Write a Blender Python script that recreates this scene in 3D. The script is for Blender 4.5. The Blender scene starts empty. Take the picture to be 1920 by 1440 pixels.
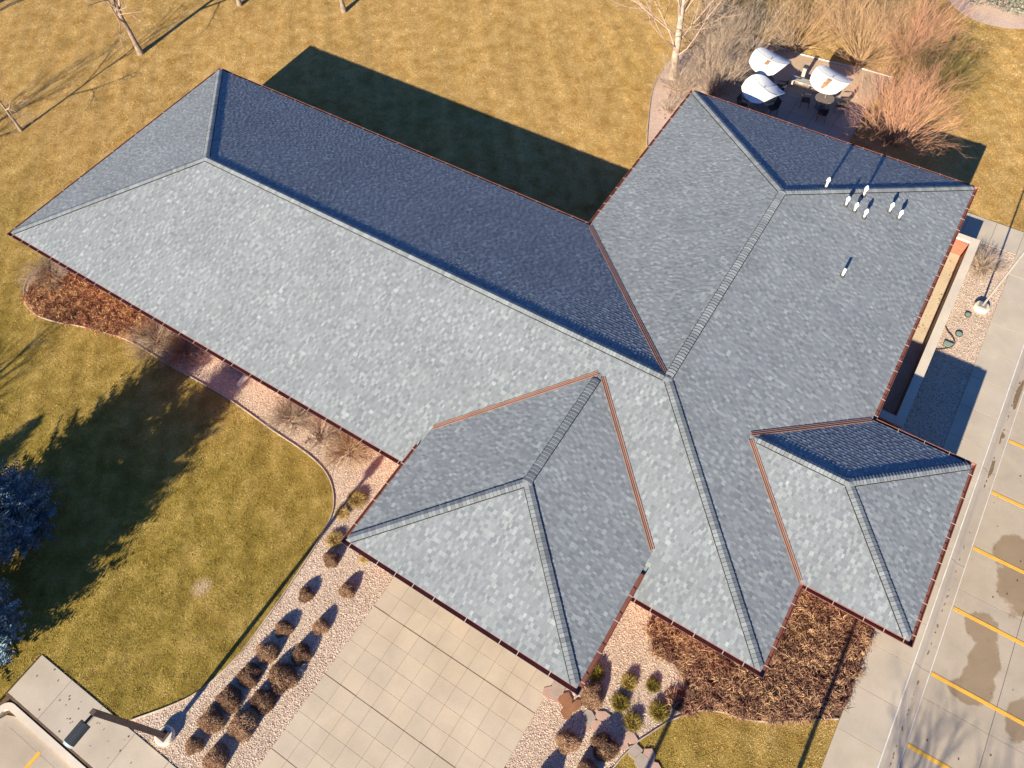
import bpy, bmesh, math, random
import numpy as np
from mathutils import Vector, Matrix
from mathutils.geometry import tessellate_polygon

scene = bpy.context.scene
COL = scene.collection
R = math.radians

# ------------------------------------------------------------------ camera, sky, sun, exposure
cam_data = bpy.data.cameras.new('camera')
cam = bpy.data.objects.new('camera', cam_data)
COL.objects.link(cam)
CAM = Vector((35.141, -8.193, 28.901))
cam.matrix_world = Matrix(((0.84400042, -0.43521768, 0.31344674, CAM.x),
                           (0.53486677, 0.72630716, -0.4317354, CAM.y),
                           (-0.03975973, 0.53203711, 0.84578702, CAM.z), (0, 0, 0, 1)))
cam_data.sensor_width = 36.0
cam_data.lens = 26.676
cam_data.clip_end = 2000.0
scene.camera = cam

SUN_EL = R(21.36)
world = bpy.data.worlds.new('World')
scene.world = world
world.use_nodes = True
wn = world.node_tree
bg = wn.nodes['Background']
sky = wn.nodes.new('ShaderNodeTexSky')
sky.sky_type = 'NISHITA'
sky.sun_disc = False
sky.sun_elevation = SUN_EL
sky.sun_rotation = R(180)
sky.altitude = 2200
sky.air_density = 1.0
sky.dust_density = 0.0
sky.ozone_density = 10.0
wn.links.new(sky.outputs[0], bg.inputs[0])
bg.inputs[1].default_value = 0.078

sun_data = bpy.data.lights.new('sun', 'SUN')
sun_data.energy = 5.0
sun_data.angle = R(0.53)
sun_data.color = (1.0, 0.895, 0.69)
sun = bpy.data.objects.new('sun', sun_data)
COL.objects.link(sun)
sun.rotation_euler = Vector((-0.037, 2.557, -1.0)).to_track_quat('-Z', 'Y').to_euler()
sun.location = (35, -60, 40)

vs = scene.view_settings
vs.view_transform = 'Standard'
vs.look = 'None'
vs.gamma = 1.0
vs.use_curve_mapping = False
vs.exposure = 1.30

# ------------------------------------------------------------------ helpers
def rgb(*c):                                     # sRGB 0-255 -> linear
    return tuple(((v / 255) / 12.92 if v / 255 <= 0.04045 else ((v / 255 + 0.055) / 1.055) ** 2.4) for v in c)

def new_mesh(name, V, F, mat=None, smooth=False):
    me = bpy.data.meshes.new(name)
    me.from_pydata([tuple(v) for v in V], [], F)
    if mat: me.materials.append(mat)
    if smooth:
        me.polygons.foreach_set('use_smooth', [True] * len(me.polygons))
    me.update()
    return me

def obj(name, me, parent=None, loc=None, rz=0.0, scale=None):
    o = bpy.data.objects.new(name, me)
    COL.objects.link(o)
    if parent is not None: o.parent = parent
    if loc is not None: o.location = loc
    if rz: o.rotation_euler = (0, 0, rz)
    if scale is not None: o.scale = scale if hasattr(scale, '__len__') else (scale,) * 3
    return o

def empty(name, loc=(0, 0, 0), rz=0.0):
    o = bpy.data.objects.new(name, None)
    COL.objects.link(o)
    o.location = loc
    o.rotation_euler = (0, 0, rz)
    o.empty_display_size = 0.2
    return o

def tag(o, label, category, group=None):
    o['label'] = label
    o['category'] = category
    if group: o['group'] = group
    return o

def struct(o, label=None):
    o['kind'] = 'structure'
    if label: o['label'] = label
    return o

def stuff(o, label=None, category=None):
    o['kind'] = 'stuff'
    if label: o['label'] = label
    if category: o['category'] = category
    return o

class MB:
    def __init__(s): s.V = []; s.F = []
    def add(s, V, F):
        n = len(s.V); s.V += [tuple(v) for v in V]; s.F += [tuple(i + n for i in f) for f in F]; return s
    def box(s, x0, x1, y0, y1, z0, z1):
        V = [(x, y, z) for z in (z0, z1) for y in (y0, y1) for x in (x0, x1)]
        return s.add(V, [(0, 2, 3, 1), (4, 5, 7, 6), (0, 1, 5, 4), (2, 6, 7, 3), (0, 4, 6, 2), (1, 3, 7, 5)])
    def bar(s, a, b, w, h):                        # box along a->b
        a = Vector(a); b = Vector(b); t = (b - a).normalized()
        u = t.cross(Vector((0, 0, 1)));
        if u.length < 1e-4: u = Vector((1, 0, 0))
        u.normalize(); v = u.cross(t)
        V = [p + u * i * w / 2 + v * j * h / 2 for p in (a, b) for i, j in ((-1, -1), (1, -1), (1, 1), (-1, 1))]
        return s.add(V, [(0, 1, 2, 3), (7, 6, 5, 4), (0, 4, 5, 1), (1, 5, 6, 2), (2, 6, 7, 3), (3, 7, 4, 0)])
    def prism(s, poly, z0, z1, top_only=False):
        n = len(poly)
        if sum(poly[i][0] * poly[(i + 1) % n][1] - poly[(i + 1) % n][0] * poly[i][1] for i in range(n)) < 0:
            poly = poly[::-1]
        b = len(s.V)
        tris = tessellate_polygon([[Vector((p[0], p[1], 0)) for p in poly]])
        s.V += [(p[0], p[1], z1) for p in poly]
        def up(t):
            a, c, d = (Vector(poly[i] if len(poly[i]) == 2 else poly[i][:2]) for i in t)
            return (c - a).cross(d - a) > 0
        s.F += [tuple(b + i for i in (t if up(t) else t[::-1])) for t in tris]
        if not top_only:
            s.V += [(p[0], p[1], z0) for p in poly]
            s.F += [(b + i + n, b + (i + 1) % n + n, b + (i + 1) % n, b + i) for i in range(n)]
            s.F += [tuple(b + n + i for i in (t[::-1] if up(t) else t)) for t in tris]
        return s
    def tube(s, pts, rad, n=6, cap=True):
        pts = [Vector(p) for p in pts]
        b = len(s.V)
        d0 = (pts[-1] - pts[0])
        ref = Vector((0, 0, 1)) if abs(d0.z) < 0.8 * d0.length else Vector((1, 0, 0))
        m = len(pts)
        for i, p in enumerate(pts):
            t = (pts[min(i + 1, m - 1)] - pts[max(i - 1, 0)])
            u = t.cross(ref).normalized(); v = u.cross(t).normalized()
            r = rad[i] if hasattr(rad, '__len__') else rad
            for k in range(n):
                a = 2 * math.pi * k / n
                s.V.append(tuple(p + (u * math.cos(a) + v * math.sin(a)) * r))
        for i in range(m - 1):
            for k in range(n):
                k2 = (k + 1) % n
                s.F.append((b + i * n + k, b + i * n + k2, b + (i + 1) * n + k2, b + (i + 1) * n + k))
        if cap:
            s.F.append(tuple(b + k for k in range(n))[::-1]); s.F.append(tuple(b + (m - 1) * n + k for k in range(n)))
        return s
    def lathe(s, prof, c=(0, 0, 0), n=16):
        b = len(s.V)
        for r, z in prof:
            for k in range(n):
                a = 2 * math.pi * k / n
                s.V.append((c[0] + r * math.cos(a), c[1] + r * math.sin(a), c[2] + z))
        for i in range(len(prof) - 1):
            for k in range(n):
                k2 = (k + 1) % n
                s.F.append((b + i * n + k, b + i * n + k2, b + (i + 1) * n + k2, b + (i + 1) * n + k))
        s.F.append(tuple(b + k for k in range(n))[::-1]); s.F.append(tuple(b + (len(prof) - 1) * n + k for k in range(n)))
        return s
    def mesh(s, name, mat, smooth=False): return new_mesh(name, s.V, s.F, mat, smooth)
    def build(s, name, mat, parent=None, loc=None, rz=0.0, smooth=False):
        return obj(name, s.mesh(name, mat, smooth), parent, loc, rz)

def smooth_curve(P, n=6, closed=False):
    P = [Vector(p) for p in P]; out = []
    m = len(P)
    for i in range(m - 1):
        p0 = P[max(i - 1, 0)]; p1 = P[i]; p2 = P[i + 1]; p3 = P[min(i + 2, m - 1)]
        for k in range(n):
            t = k / n
            out.append(0.5 * ((2 * p1) + (p2 - p0) * t + (2 * p0 - 5 * p1 + 4 * p2 - p3) * t * t + (3 * p1 - p0 - 3 * p2 + p3) * t ** 3))
    out.append(P[-1])
    return [tuple(p) for p in out]

def inside(X, Y, poly):
    res = np.zeros(len(X), bool)
    n = len(poly)
    for i in range(n):
        x1, y1 = poly[i][:2]; x2, y2 = poly[(i + 1) % n][:2]
        if y1 == y2: continue
        c = ((y1 > Y) != (y2 > Y)) & (X < (x2 - x1) * (Y - y1) / (y2 - y1) + x1)
        res ^= c
    return res

# ------------------------------------------------------------------ materials
def new_mat(name, rough=0.9, metallic=0.0, spec=0.25):
    m = bpy.data.materials.new(name)
    m.use_nodes = True
    b = m.node_tree.nodes['Principled BSDF']
    b.inputs['Roughness'].default_value = rough
    b.inputs['Metallic'].default_value = metallic
    b.inputs['Specular IOR Level'].default_value = spec
    return m, m.node_tree, b

def node(nt, typ, **kw):
    n = nt.nodes.new(typ)
    for k, v in kw.items():
        if k.startswith('i_'):
            key = k[2:]
            key = int(key) if key.isdigit() else key.replace('_', ' ')
            if hasattr(v, 'is_output') or isinstance(v, bpy.types.NodeSocket): nt.links.new(v, n.inputs[key])
            else: n.inputs[key].default_value = v
        else: setattr(n, k, v)
    return n

def position(nt, scale=(1, 1, 1), rz=0.0):
    g = node(nt, 'ShaderNodeNewGeometry')
    mp = node(nt, 'ShaderNodeMapping', i_Vector=g.outputs['Position'])
    mp.inputs['Scale'].default_value = scale
    mp.inputs['Rotation'].default_value = (0, 0, rz)
    return mp.outputs[0]

def noise(nt, vec, scale, detail=4.0, rough=0.6, dist=0.0):
    return node(nt, 'ShaderNodeTexNoise', i_Vector=vec, i_Scale=scale, i_Detail=detail, i_Roughness=rough, i_Distortion=dist).outputs['Fac']

def ramp(nt, fac, stops):
    r = node(nt, 'ShaderNodeValToRGB', i_Fac=fac)
    el = r.color_ramp.elements
    while len(el) < len(stops): el.new(0.5)
    for e, (p, c) in zip(el, stops):
        e.position = p; e.color = (*c[:3], 1) if hasattr(c, '__len__') else (c, c, c, 1)
    return r.outputs['Color']

def mix(nt, fac, a, b, mode='MIX'):
    n = node(nt, 'ShaderNodeMix', data_type='RGBA', blend_type=mode)
    for s, v in ((n.inputs[0], fac), (n.inputs[6], a), (n.inputs[7], b)):
        if isinstance(v, bpy.types.NodeSocket): nt.links.new(v, s)
        elif hasattr(v, '__len__'): s.default_value = (*v[:3], 1)
        else: s.default_value = v
    return n.outputs[2]

def math_n(nt, op, a, b=0.0, clamp=False):
    n = node(nt, 'ShaderNodeMath', operation=op, use_clamp=clamp)
    for s, v in ((n.inputs[0], a), (n.inputs[1], b)):
        if isinstance(v, bpy.types.NodeSocket): nt.links.new(v, s)
        else: s.default_value = v
    return n.outputs[0]

def bump(nt, b, height, strength, dist=0.02):
    n = node(nt, 'ShaderNodeBump', i_Height=height, i_Strength=strength, i_Distance=dist)
    nt.links.new(n.outputs[0], b.inputs['Normal'])

def simple(name, c1, c2=None, scale=8.0, rough=0.9, metallic=0.0, bmp=0.0, spec=0.25, detail=5.0, obj_random=0.0):
    m, nt, b = new_mat(name, rough, metallic, spec)
    c2 = c2 or tuple(v * 0.75 for v in c1)
    v = position(nt)
    f = noise(nt, v, scale, detail)
    col = ramp(nt, f, [(0.3, c2), (0.7, c1)])
    if obj_random:
        oi = node(nt, 'ShaderNodeObjectInfo')
        k = math_n(nt, 'MULTIPLY_ADD', oi.outputs['Random'], obj_random)
        k.node.inputs[2].default_value = 1 - obj_random / 2
        col = mix(nt, 1.0, col, k, 'MULTIPLY')
    nt.links.new(col, b.inputs['Base Color'])
    if bmp: bump(nt, b, noise(nt, v, scale * 6, 4), bmp)
    return m

def lawn_color(nt):
    v = position(nt)
    sep = node(nt, 'ShaderNodeSeparateXYZ', i_Vector=v)
    big = noise(nt, v, 0.16, 3, 0.6, 0.4)
    mid = noise(nt, v, 1.1, 4, 0.65)
    fine = noise(nt, v, 11.0, 4, 0.8)
    mp = node(nt, 'ShaderNodeMapping', i_Vector=position(nt, (1, 1, 1), R(-40)))
    mp.inputs['Scale'].default_value = (1.25, 0.10, 1)
    streak = noise(nt, mp.outputs[0], 1.0, 2, 0.5)
    # watered front lawn is greener than the dormant back lawn
    south = math_n(nt, 'MULTIPLY_ADD', sep.outputs['Y'], -0.075, True); south.node.inputs[2].default_value = 0.55
    south = math_n(nt, 'ADD', south, math_n(nt, 'MULTIPLY_ADD', big, 0.9), True)
    south.node.inputs[1].links[0].from_node.inputs[2].default_value = -0.45
    tan = ramp(nt, mid, [(0.25, (0.40, 0.228, 0.058)), (0.5, (0.54, 0.353, 0.132)), (0.78, (0.69, 0.485, 0.215))])
    olive = ramp(nt, mid, [(0.25, (0.225, 0.155, 0.028)), (0.5, (0.365, 0.268, 0.062)), (0.78, (0.59, 0.42, 0.135))])
    c = mix(nt, south, tan, olive)
    k = ramp(nt, streak, [(0.36, 0.87), (0.64, 1.08)])
    c = mix(nt, 1.0, c, k, 'MULTIPLY')
    k2 = ramp(nt, fine, [(0.28, 0.55), (0.72, 1.32)])
    c = mix(nt, 1.0, c, k2, 'MULTIPLY')
    for (x, y, r, colr, amt) in ((19.05, -7.65, 0.50, (0.60, 0.45, 0.30), 0.75), (-14.7, 13.9, 0.9, (0.30, 0.19, 0.05), 0.6)):   # worn patches
        d = node(nt, 'ShaderNodeVectorMath', operation='DISTANCE', i_0=v, i_1=(x, y, 0.0)).outputs['Value']
        d = math_n(nt, 'ADD', d, math_n(nt, 'MULTIPLY', mid, r * 0.8))
        k3 = node(nt, 'ShaderNodeMapRange', i_Value=d, i_1=r * 0.8, i_2=r * 1.35, i_3=amt, i_4=0.0).outputs[0]
        c = mix(nt, k3, c, colr)
    return c, v

def make_lawn_mat():
    m, nt, b = new_mat('dormant_lawn', 1.0, 0, 0.1)
    c, v = lawn_color(nt)
    c = mix(nt, 1.0, c, (0.85, 0.83, 0.78), 'MULTIPLY')
    nt.links.new(c, b.inputs['Base Color'])
    bump(nt, b, noise(nt, v, 22, 6, 0.75), 0.9, 0.05)
    return m

def make_blade_mat():
    m, nt, b = new_mat('grass_blade', 0.85, 0, 0.2)
    c, v = lawn_color(nt)
    oi = node(nt, 'ShaderNodeObjectInfo')
    k = ramp(nt, oi.outputs['Random'], [(0.0, 0.8), (1.0, 1.35)])
    c = mix(nt, 1.0, c, k, 'MULTIPLY')
    nt.links.new(c, b.inputs['Base Color'])
    return m

def make_concrete(name, base, spots=0.25, slab_var=0.0, stains=(), tint=None):
    m, nt, b = new_mat(name, 0.88, 0, 0.3)
    v = position(nt)
    a = noise(nt, v, 0.7, 5, 0.6, 0.3); f = noise(nt, v, 26, 5, 0.7); g2 = noise(nt, v, 3.3, 4, 0.6)
    c = ramp(nt, a, [(0.3, tuple(x * 0.86 for x in base)), (0.7, tuple(x * 1.06 for x in base))])
    c = mix(nt, 1.0, c, ramp(nt, f, [(0.3, 0.93), (0.7, 1.05)]), 'MULTIPLY')
    c = mix(nt, math_n(nt, 'MULTIPLY', ramp(nt, g2, [(0.58, 0.0), (0.80, 1.0)]), spots), c, tuple(x * 0.62 for x in base))
    if slab_var:
        oi = node(nt, 'ShaderNodeObjectInfo')
        t = ramp(nt, oi.outputs['Random'], [(0.0, (0.90, 0.89, 0.90)), (0.35, (1.0, 0.985, 0.96)), (0.65, (1.05, 1.0, 0.93)), (1.0, (0.96, 0.93, 0.89))])
        c = mix(nt, slab_var, c, mix(nt, 1.0, c, t, 'MULTIPLY'))
    if stains:                                       # damp patches left on the slabs
        tot = None
        wob = noise(nt, v, 1.4, 4, 0.6)
        for (x, y, rx, ry) in stains:
            d = node(nt, 'ShaderNodeMapping', i_Vector=v)
            d.inputs['Location'].default_value = (-x / rx, -y / ry, 0); d.inputs['Scale'].default_value = (1 / rx, 1 / ry, 0)
            ln = node(nt, 'ShaderNodeVectorMath', operation='LENGTH', i_0=d.outputs[0]).outputs['Value']
            ln = math_n(nt, 'ADD', ln, math_n(nt, 'MULTIPLY', wob, 1.0))
            k = node(nt, 'ShaderNodeMapRange', i_Value=ln, i_1=1.41, i_2=1.54, i_3=1.0, i_4=0.0).outputs[0]
            tot = k if tot is None else math_n(nt, 'MAXIMUM', tot, k)
        c = mix(nt, math_n(nt, 'MULTIPLY', tot, 0.92), c, mix(nt, 1.0, c, (0.62, 0.54, 0.44), 'MULTIPLY'))
    nt.links.new(c, b.inputs['Base Color'])
    bump(nt, b, f, 0.15, 0.01)
    return m

def make_gravel_mat(name, cols, scale=17.0):
    m, nt, b = new_mat(name, 0.95, 0, 0.2)
    v = position(nt)
    vo = node(nt, 'ShaderNodeTexVoronoi', i_Vector=v, i_Scale=scale)
    hue = node(nt, 'ShaderNodeSeparateColor', i_Color=vo.outputs['Color']).outputs[0]
    c = ramp(nt, hue, [(i / (len(cols) - 1), k) for i, k in enumerate(cols)])
    edge = ramp(nt, vo.outputs['Distance'], [(0.0, 1.0), (0.55, 0.95), (0.9, 0.7)])
    c = mix(nt, 1.0, c, edge, 'MULTIPLY')
    big = ramp(nt, noise(nt, v, 0.5, 4), [(0.3, 0.86), (0.7, 1.08)])
    c = mix(nt, 1.0, c, big, 'MULTIPLY')
    nt.links.new(c, b.inputs['Base Color'])
    inv = math_n(nt, 'SUBTRACT', 1.0, vo.outputs['Distance'])
    bump(nt, b, inv, 0.5, 0.025)
    return m

def make_stone_mat(name, cols):
    m, nt, b = new_mat(name, 0.9, 0, 0.25)
    oi = node(nt, 'ShaderNodeObjectInfo')
    c = ramp(nt, oi.outputs['Random'], [(i / (len(cols) - 1), k) for i, k in enumerate(cols)])
    nt.links.new(c, b.inputs['Base Color'])
    return m

def make_shingle_mat():
    m, nt, b = new_mat('asphalt_shingle', 0.92, 0, 0.25)
    at = node(nt, 'ShaderNodeAttribute', attribute_name='tint')
    v = position(nt)
    g1 = noise(nt, v, 60, 4, 0.75)
    g2 = noise(nt, v, 0.45, 3, 0.55)
    c = mix(nt, 1.0, at.outputs['Color'], ramp(nt, g1, [(0.3, 0.85), (0.7, 1.13)]), 'MULTIPLY')
    c = mix(nt, 1.0, c, ramp(nt, g2, [(0.3, 0.93), (0.7, 1.06)]), 'MULTIPLY')
    nt.links.new(c, b.inputs['Base Color'])
    bump(nt, b, g1, 0.25, 0.004)
    return m

def make_leaf_mat(name, cols, scale=3.0, rnd=0.5, rough=0.85):
    m, nt, b = new_mat(name, rough, 0, 0.2)
    v = position(nt)
    f = noise(nt, v, scale, 4, 0.7)
    oi = node(nt, 'ShaderNodeObjectInfo')
    f2 = math_n(nt, 'ADD', math_n(nt, 'MULTIPLY', f, 1.2), math_n(nt, 'MULTIPLY', oi.outputs['Random'], rnd))
    f2 = math_n(nt, 'SUBTRACT', f2, 0.1 + rnd / 2, True)
    c = ramp(nt, f2, [(0.2 + 0.6 * i / (len(cols) - 1), k) for i, k in enumerate(cols)])
    nt.links.new(c, b.inputs['Base Color'])
    return m

def make_brick_mat():
    m, nt, b = new_mat('red_brick', 0.9, 0, 0.2)
    g = node(nt, 'ShaderNodeNewGeometry')
    sep = node(nt, 'ShaderNodeSeparateXYZ', i_Vector=g.outputs['Position'])
    s = math_n(nt, 'ADD', sep.outputs['X'], sep.outputs['Y'])
    cb = node(nt, 'ShaderNodeCombineXYZ', i_X=s, i_Y=sep.outputs['Z'])
    br = node(nt, 'ShaderNodeTexBrick', i_Vector=cb.outputs[0], i_Scale=1.0, i_Mortar_Size=0.006, i_Brick_Width=0.20, i_Row_Height=0.068)
    br.inputs['Color1'].default_value = (0.36, 0.105, 0.065, 1)
    br.inputs['Color2'].default_value = (0.27, 0.075, 0.05, 1)
    br.inputs['Mortar'].default_value = (0.34, 0.20, 0.15, 1)
    nt.links.new(br.outputs['Color'], b.inputs['Base Color'])
    bump(nt, b, br.outputs['Fac'], -0.3, 0.006)
    return m

MAT = {}
MAT['lawn'] = make_lawn_mat()
MAT['blade'] = make_blade_mat()
MAT['soil'] = simple('bare_soil', (0.16, 0.11, 0.07), (0.09, 0.06, 0.04), 3.0, 1.0, bmp=0.5)
MAT['concrete'] = make_concrete('walk_concrete', (0.50, 0.43, 0.345), 0.15, 0.5)
MAT['drive'] = make_concrete('driveway_concrete', (0.525, 0.44, 0.34), 0.12, 0.45)
MAT['lot'] = make_concrete('lot_concrete', (0.45, 0.375, 0.29), 0.35, 0.5,
    stains=[(45.4, 10.0, 0.95, 0.95), (45.7, 8.9, 0.9, 1.2), (44.86, 6.55, 0.62, 0.62), (45.25, 5.4, 0.5, 1.0), (45.25, 4.5, 0.62, 0.75), (44.9, 4.0, 0.55, 0.4),
            (46.8, 4.1, 0.5, 0.8), (46.9, 12.3, 0.9, 0.5), (45.6, 13.2, 0.7, 0.45)])
MAT['joint'] = simple('joint_sand', (0.30, 0.23, 0.165), None, 4.0)
MAT['kerb'] = make_concrete('kerb_concrete', (0.43, 0.36, 0.285), 0.5)
MAT['patio'] = make_concrete('patio_concrete', (0.42, 0.36, 0.30), 0.2, 0.6)
MAT['court'] = make_concrete('court_concrete', (0.64, 0.52, 0.38), 0.6)
MAT['plaster'] = simple('tan_plaster', (0.46, 0.34, 0.225), (0.38, 0.28, 0.18), 3.0, 0.9)
MAT['cap'] = make_concrete('wall_cap_concrete', (0.66, 0.57, 0.465), 0.1)
MAT['lampbase'] = make_concrete('lamp_base_concrete', (0.62, 0.57, 0.48), 0.2)
GC = [(0.28, 0.195, 0.145), (0.56, 0.43, 0.325), (0.66, 0.525, 0.405), (0.36, 0.255, 0.195), (0.72, 0.59, 0.465), (0.52, 0.385, 0.30), (0.62, 0.455, 0.355)]
MAT['gravel'] = make_gravel_mat('pink_gravel', GC, 22.0)
MAT['stone'] = make_stone_mat('gravel_stone', [tuple(v * 1.15 for v in c) for c in GC])
MAT['pink'] = make_gravel_mat('fine_pink_gravel', [(0.60, 0.42, 0.33), (0.70, 0.52, 0.41), (0.54, 0.37, 0.29)], 26.0)
MAT['dg'] = make_gravel_mat('crushed_stone', [(0.50, 0.36, 0.25), (0.60, 0.44, 0.31), (0.44, 0.31, 0.21)], 24.0)
MAT['mulch'] = simple('bark_mulch', (0.17, 0.10, 0.065), (0.08, 0.045, 0.03), 9.0, 1.0, bmp=0.8)
MAT['shingle'] = make_shingle_mat()
MAT['deck'] = simple('roof_felt', (0.10, 0.11, 0.12), None, 5.0)
MAT['vent_black'] = simple('black_ridge_vent', (0.018, 0.018, 0.02), None, 10.0, 0.7)
MAT['copper'] = simple('copper_flashing', (0.34, 0.195, 0.145), (0.27, 0.15, 0.11), 1.3, 0.5, 0.25, spec=0.4)
MAT['gutter'] = simple('aged_copper_gutter', (0.31, 0.12, 0.09), (0.21, 0.078, 0.06), 1.8, 0.5, 0.25, spec=0.4)
MAT['strap'] = simple('pale_gutter_strap', (0.62, 0.51, 0.44), (0.5, 0.40, 0.34), 12.0, 0.5, 0.2)
MAT['fascia'] = simple('brown_fascia', (0.16, 0.085, 0.06), None, 4.0)
MAT['soffit'] = simple('tan_soffit', (0.40, 0.32, 0.25), None, 2.0)
MAT['brick'] = make_brick_mat()
MAT['glass'] = simple('dark_window_glass', (0.02, 0.025, 0.03), (0.015, 0.02, 0.025), 2.0, 0.08, spec=0.6)
MAT['frame'] = simple('bronze_frame', (0.06, 0.045, 0.035), None, 4.0, 0.5)
MAT['pvc'] = simple('white_vent_pipe', (0.82, 0.82, 0.80), (0.76, 0.76, 0.74), 9.0, 0.45)
MAT['boot'] = simple('dark_pipe_boot', (0.07, 0.065, 0.06), None, 9.0, 0.7)
MAT['bronze'] = simple('bronze_pole_paint', (0.13, 0.085, 0.07), (0.10, 0.065, 0.055), 3.0, 0.55)
MAT['lampgrey'] = simple('grey_lamp_housing', (0.055, 0.06, 0.065), (0.04, 0.045, 0.05), 6.0, 0.5)
MAT['lens'] = simple('pale_lamp_end', (0.35, 0.42, 0.46), None, 6.0, 0.35)
MAT['galv'] = simple('pale_grey_pole', (0.27, 0.25, 0.225), (0.22, 0.205, 0.185), 4.0, 0.5)
MAT['yellow'] = simple('yellow_line_paint', (0.80, 0.44, 0.055), (0.66, 0.36, 0.06), 5.0, 0.75)
MAT['sealant'] = simple('pale_joint_sealant', (0.74, 0.72, 0.68), (0.55, 0.53, 0.5), 2.5, 0.8)
MAT['debris'] = simple('gutter_debris', (0.24, 0.16, 0.10), (0.15, 0.095, 0.055), 14.0, 1.0)
MAT['edging'] = simple('steel_edging', (0.66, 0.54, 0.45), (0.28, 0.21, 0.16), 1.2, 0.7)
MAT['flag_pink'] = simple('pink_flagstone', (0.50, 0.33, 0.26), (0.40, 0.27, 0.22), 2.2, 0.9, bmp=0.3)
MAT['flag_rust'] = simple('rusty_flagstone', (0.30, 0.145, 0.075), (0.22, 0.10, 0.055), 3.0, 0.9, bmp=0.3)
MAT['flag_grey'] = simple('grey_flagstone', (0.40, 0.33, 0.27), (0.31, 0.26, 0.22), 3.0, 0.9, bmp=0.3)
MAT['bark'] = simple('grey_brown_bark', (0.30, 0.225, 0.17), (0.17, 0.125, 0.095), 6.0, 0.95, bmp=0.5)
MAT['bark_white'] = simple('pale_bark', (0.52, 0.43, 0.345), (0.22, 0.165, 0.13), 3.0, 0.95, bmp=0.5)
MAT['twig'] = simple('pinkish_twig', (0.46, 0.33, 0.25), (0.30, 0.21, 0.155), 5.0, 0.95)
MAT['twig_grey'] = simple('grey_twig', (0.42, 0.32, 0.24), (0.22, 0.165, 0.125), 2.0, 0.95)
MAT['twig_orange'] = simple('orange_twig', (0.50, 0.265, 0.165), (0.33, 0.17, 0.105), 1.5, 0.95)
MAT['twig_tan'] = simple('tan_twig', (0.46, 0.29, 0.165), (0.29, 0.18, 0.10), 1.5, 0.95)
MAT['twig_olive'] = simple('olive_twig', (0.20, 0.15, 0.045), (0.10, 0.08, 0.025), 1.5, 0.95)
MAT['shrub_brown'] = make_leaf_mat('brown_shrub_twig', [(0.16, 0.09, 0.055), (0.32, 0.195, 0.12), (0.46, 0.30, 0.19)], 9.0)
MAT['straw'] = make_leaf_mat('straw_grass_blade', [(0.30, 0.20, 0.07), (0.50, 0.35, 0.14), (0.66, 0.50, 0.24)], 7.0)
MAT['olive_grass'] = make_leaf_mat('olive_grass_blade', [(0.15, 0.115, 0.02), (0.27, 0.20, 0.045), (0.44, 0.32, 0.11)], 7.0)
MAT['deadleaf'] = make_leaf_mat('dead_strap_leaf', [(0.11, 0.050, 0.034), (0.25, 0.125, 0.082), (0.36, 0.20, 0.125), (0.50, 0.31, 0.165)], 1.6, 0.7)
MAT['deadleaf_red'] = make_leaf_mat('dead_red_leaf', [(0.12, 0.045, 0.03), (0.29, 0.115, 0.068), (0.44, 0.20, 0.10), (0.54, 0.32, 0.14)], 1.2, 0.75)
MAT['spruce'] = make_leaf_mat('blue_spruce_needle', [(0.07, 0.115, 0.14), (0.17, 0.26, 0.31), (0.32, 0.43, 0.49)], 2.5, 0.2)
MAT['juniper'] = make_leaf_mat('pale_juniper', [(0.12, 0.14, 0.09), (0.26, 0.28, 0.20), (0.40, 0.42, 0.33)], 3.0, 0.2)
MAT['canvas'] = simple('white_canvas', (0.80, 0.79, 0.76), (0.72, 0.71, 0.68), 3.0, 0.85)
MAT['canvas_stain'] = simple('brown_canvas_stain', (0.42, 0.24, 0.13), (0.34, 0.19, 0.1), 7.0, 0.9)
MAT['table'] = simple('taupe_table', (0.20, 0.165, 0.14), None, 6.0, 0.6)
MAT['chair'] = simple('dark_patio_chair', (0.06, 0.05, 0.045), None, 6.0, 0.6)
MAT['hose'] = simple('brown_garden_hose', (0.12, 0.055, 0.03), None, 6.0, 0.6)
MAT['green_lid'] = simple('pale_green_lid', (0.26, 0.33, 0.25), (0.20, 0.26, 0.2), 6.0, 0.7)
MAT['box_grey'] = simple('grey_metal_box', (0.38, 0.36, 0.33), None, 6.0, 0.6)

# ------------------------------------------------------------------ instanced scatter (uncountable stuff only)
def proto_collection(name, meshes):
    c = bpy.data.collections.new(name)                # not linked to the scene: only a source for instances
    for i, me in enumerate(meshes):
        o = bpy.data.objects.new(name + '_piece', me)
        c.objects.link(o)
    return c

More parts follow.
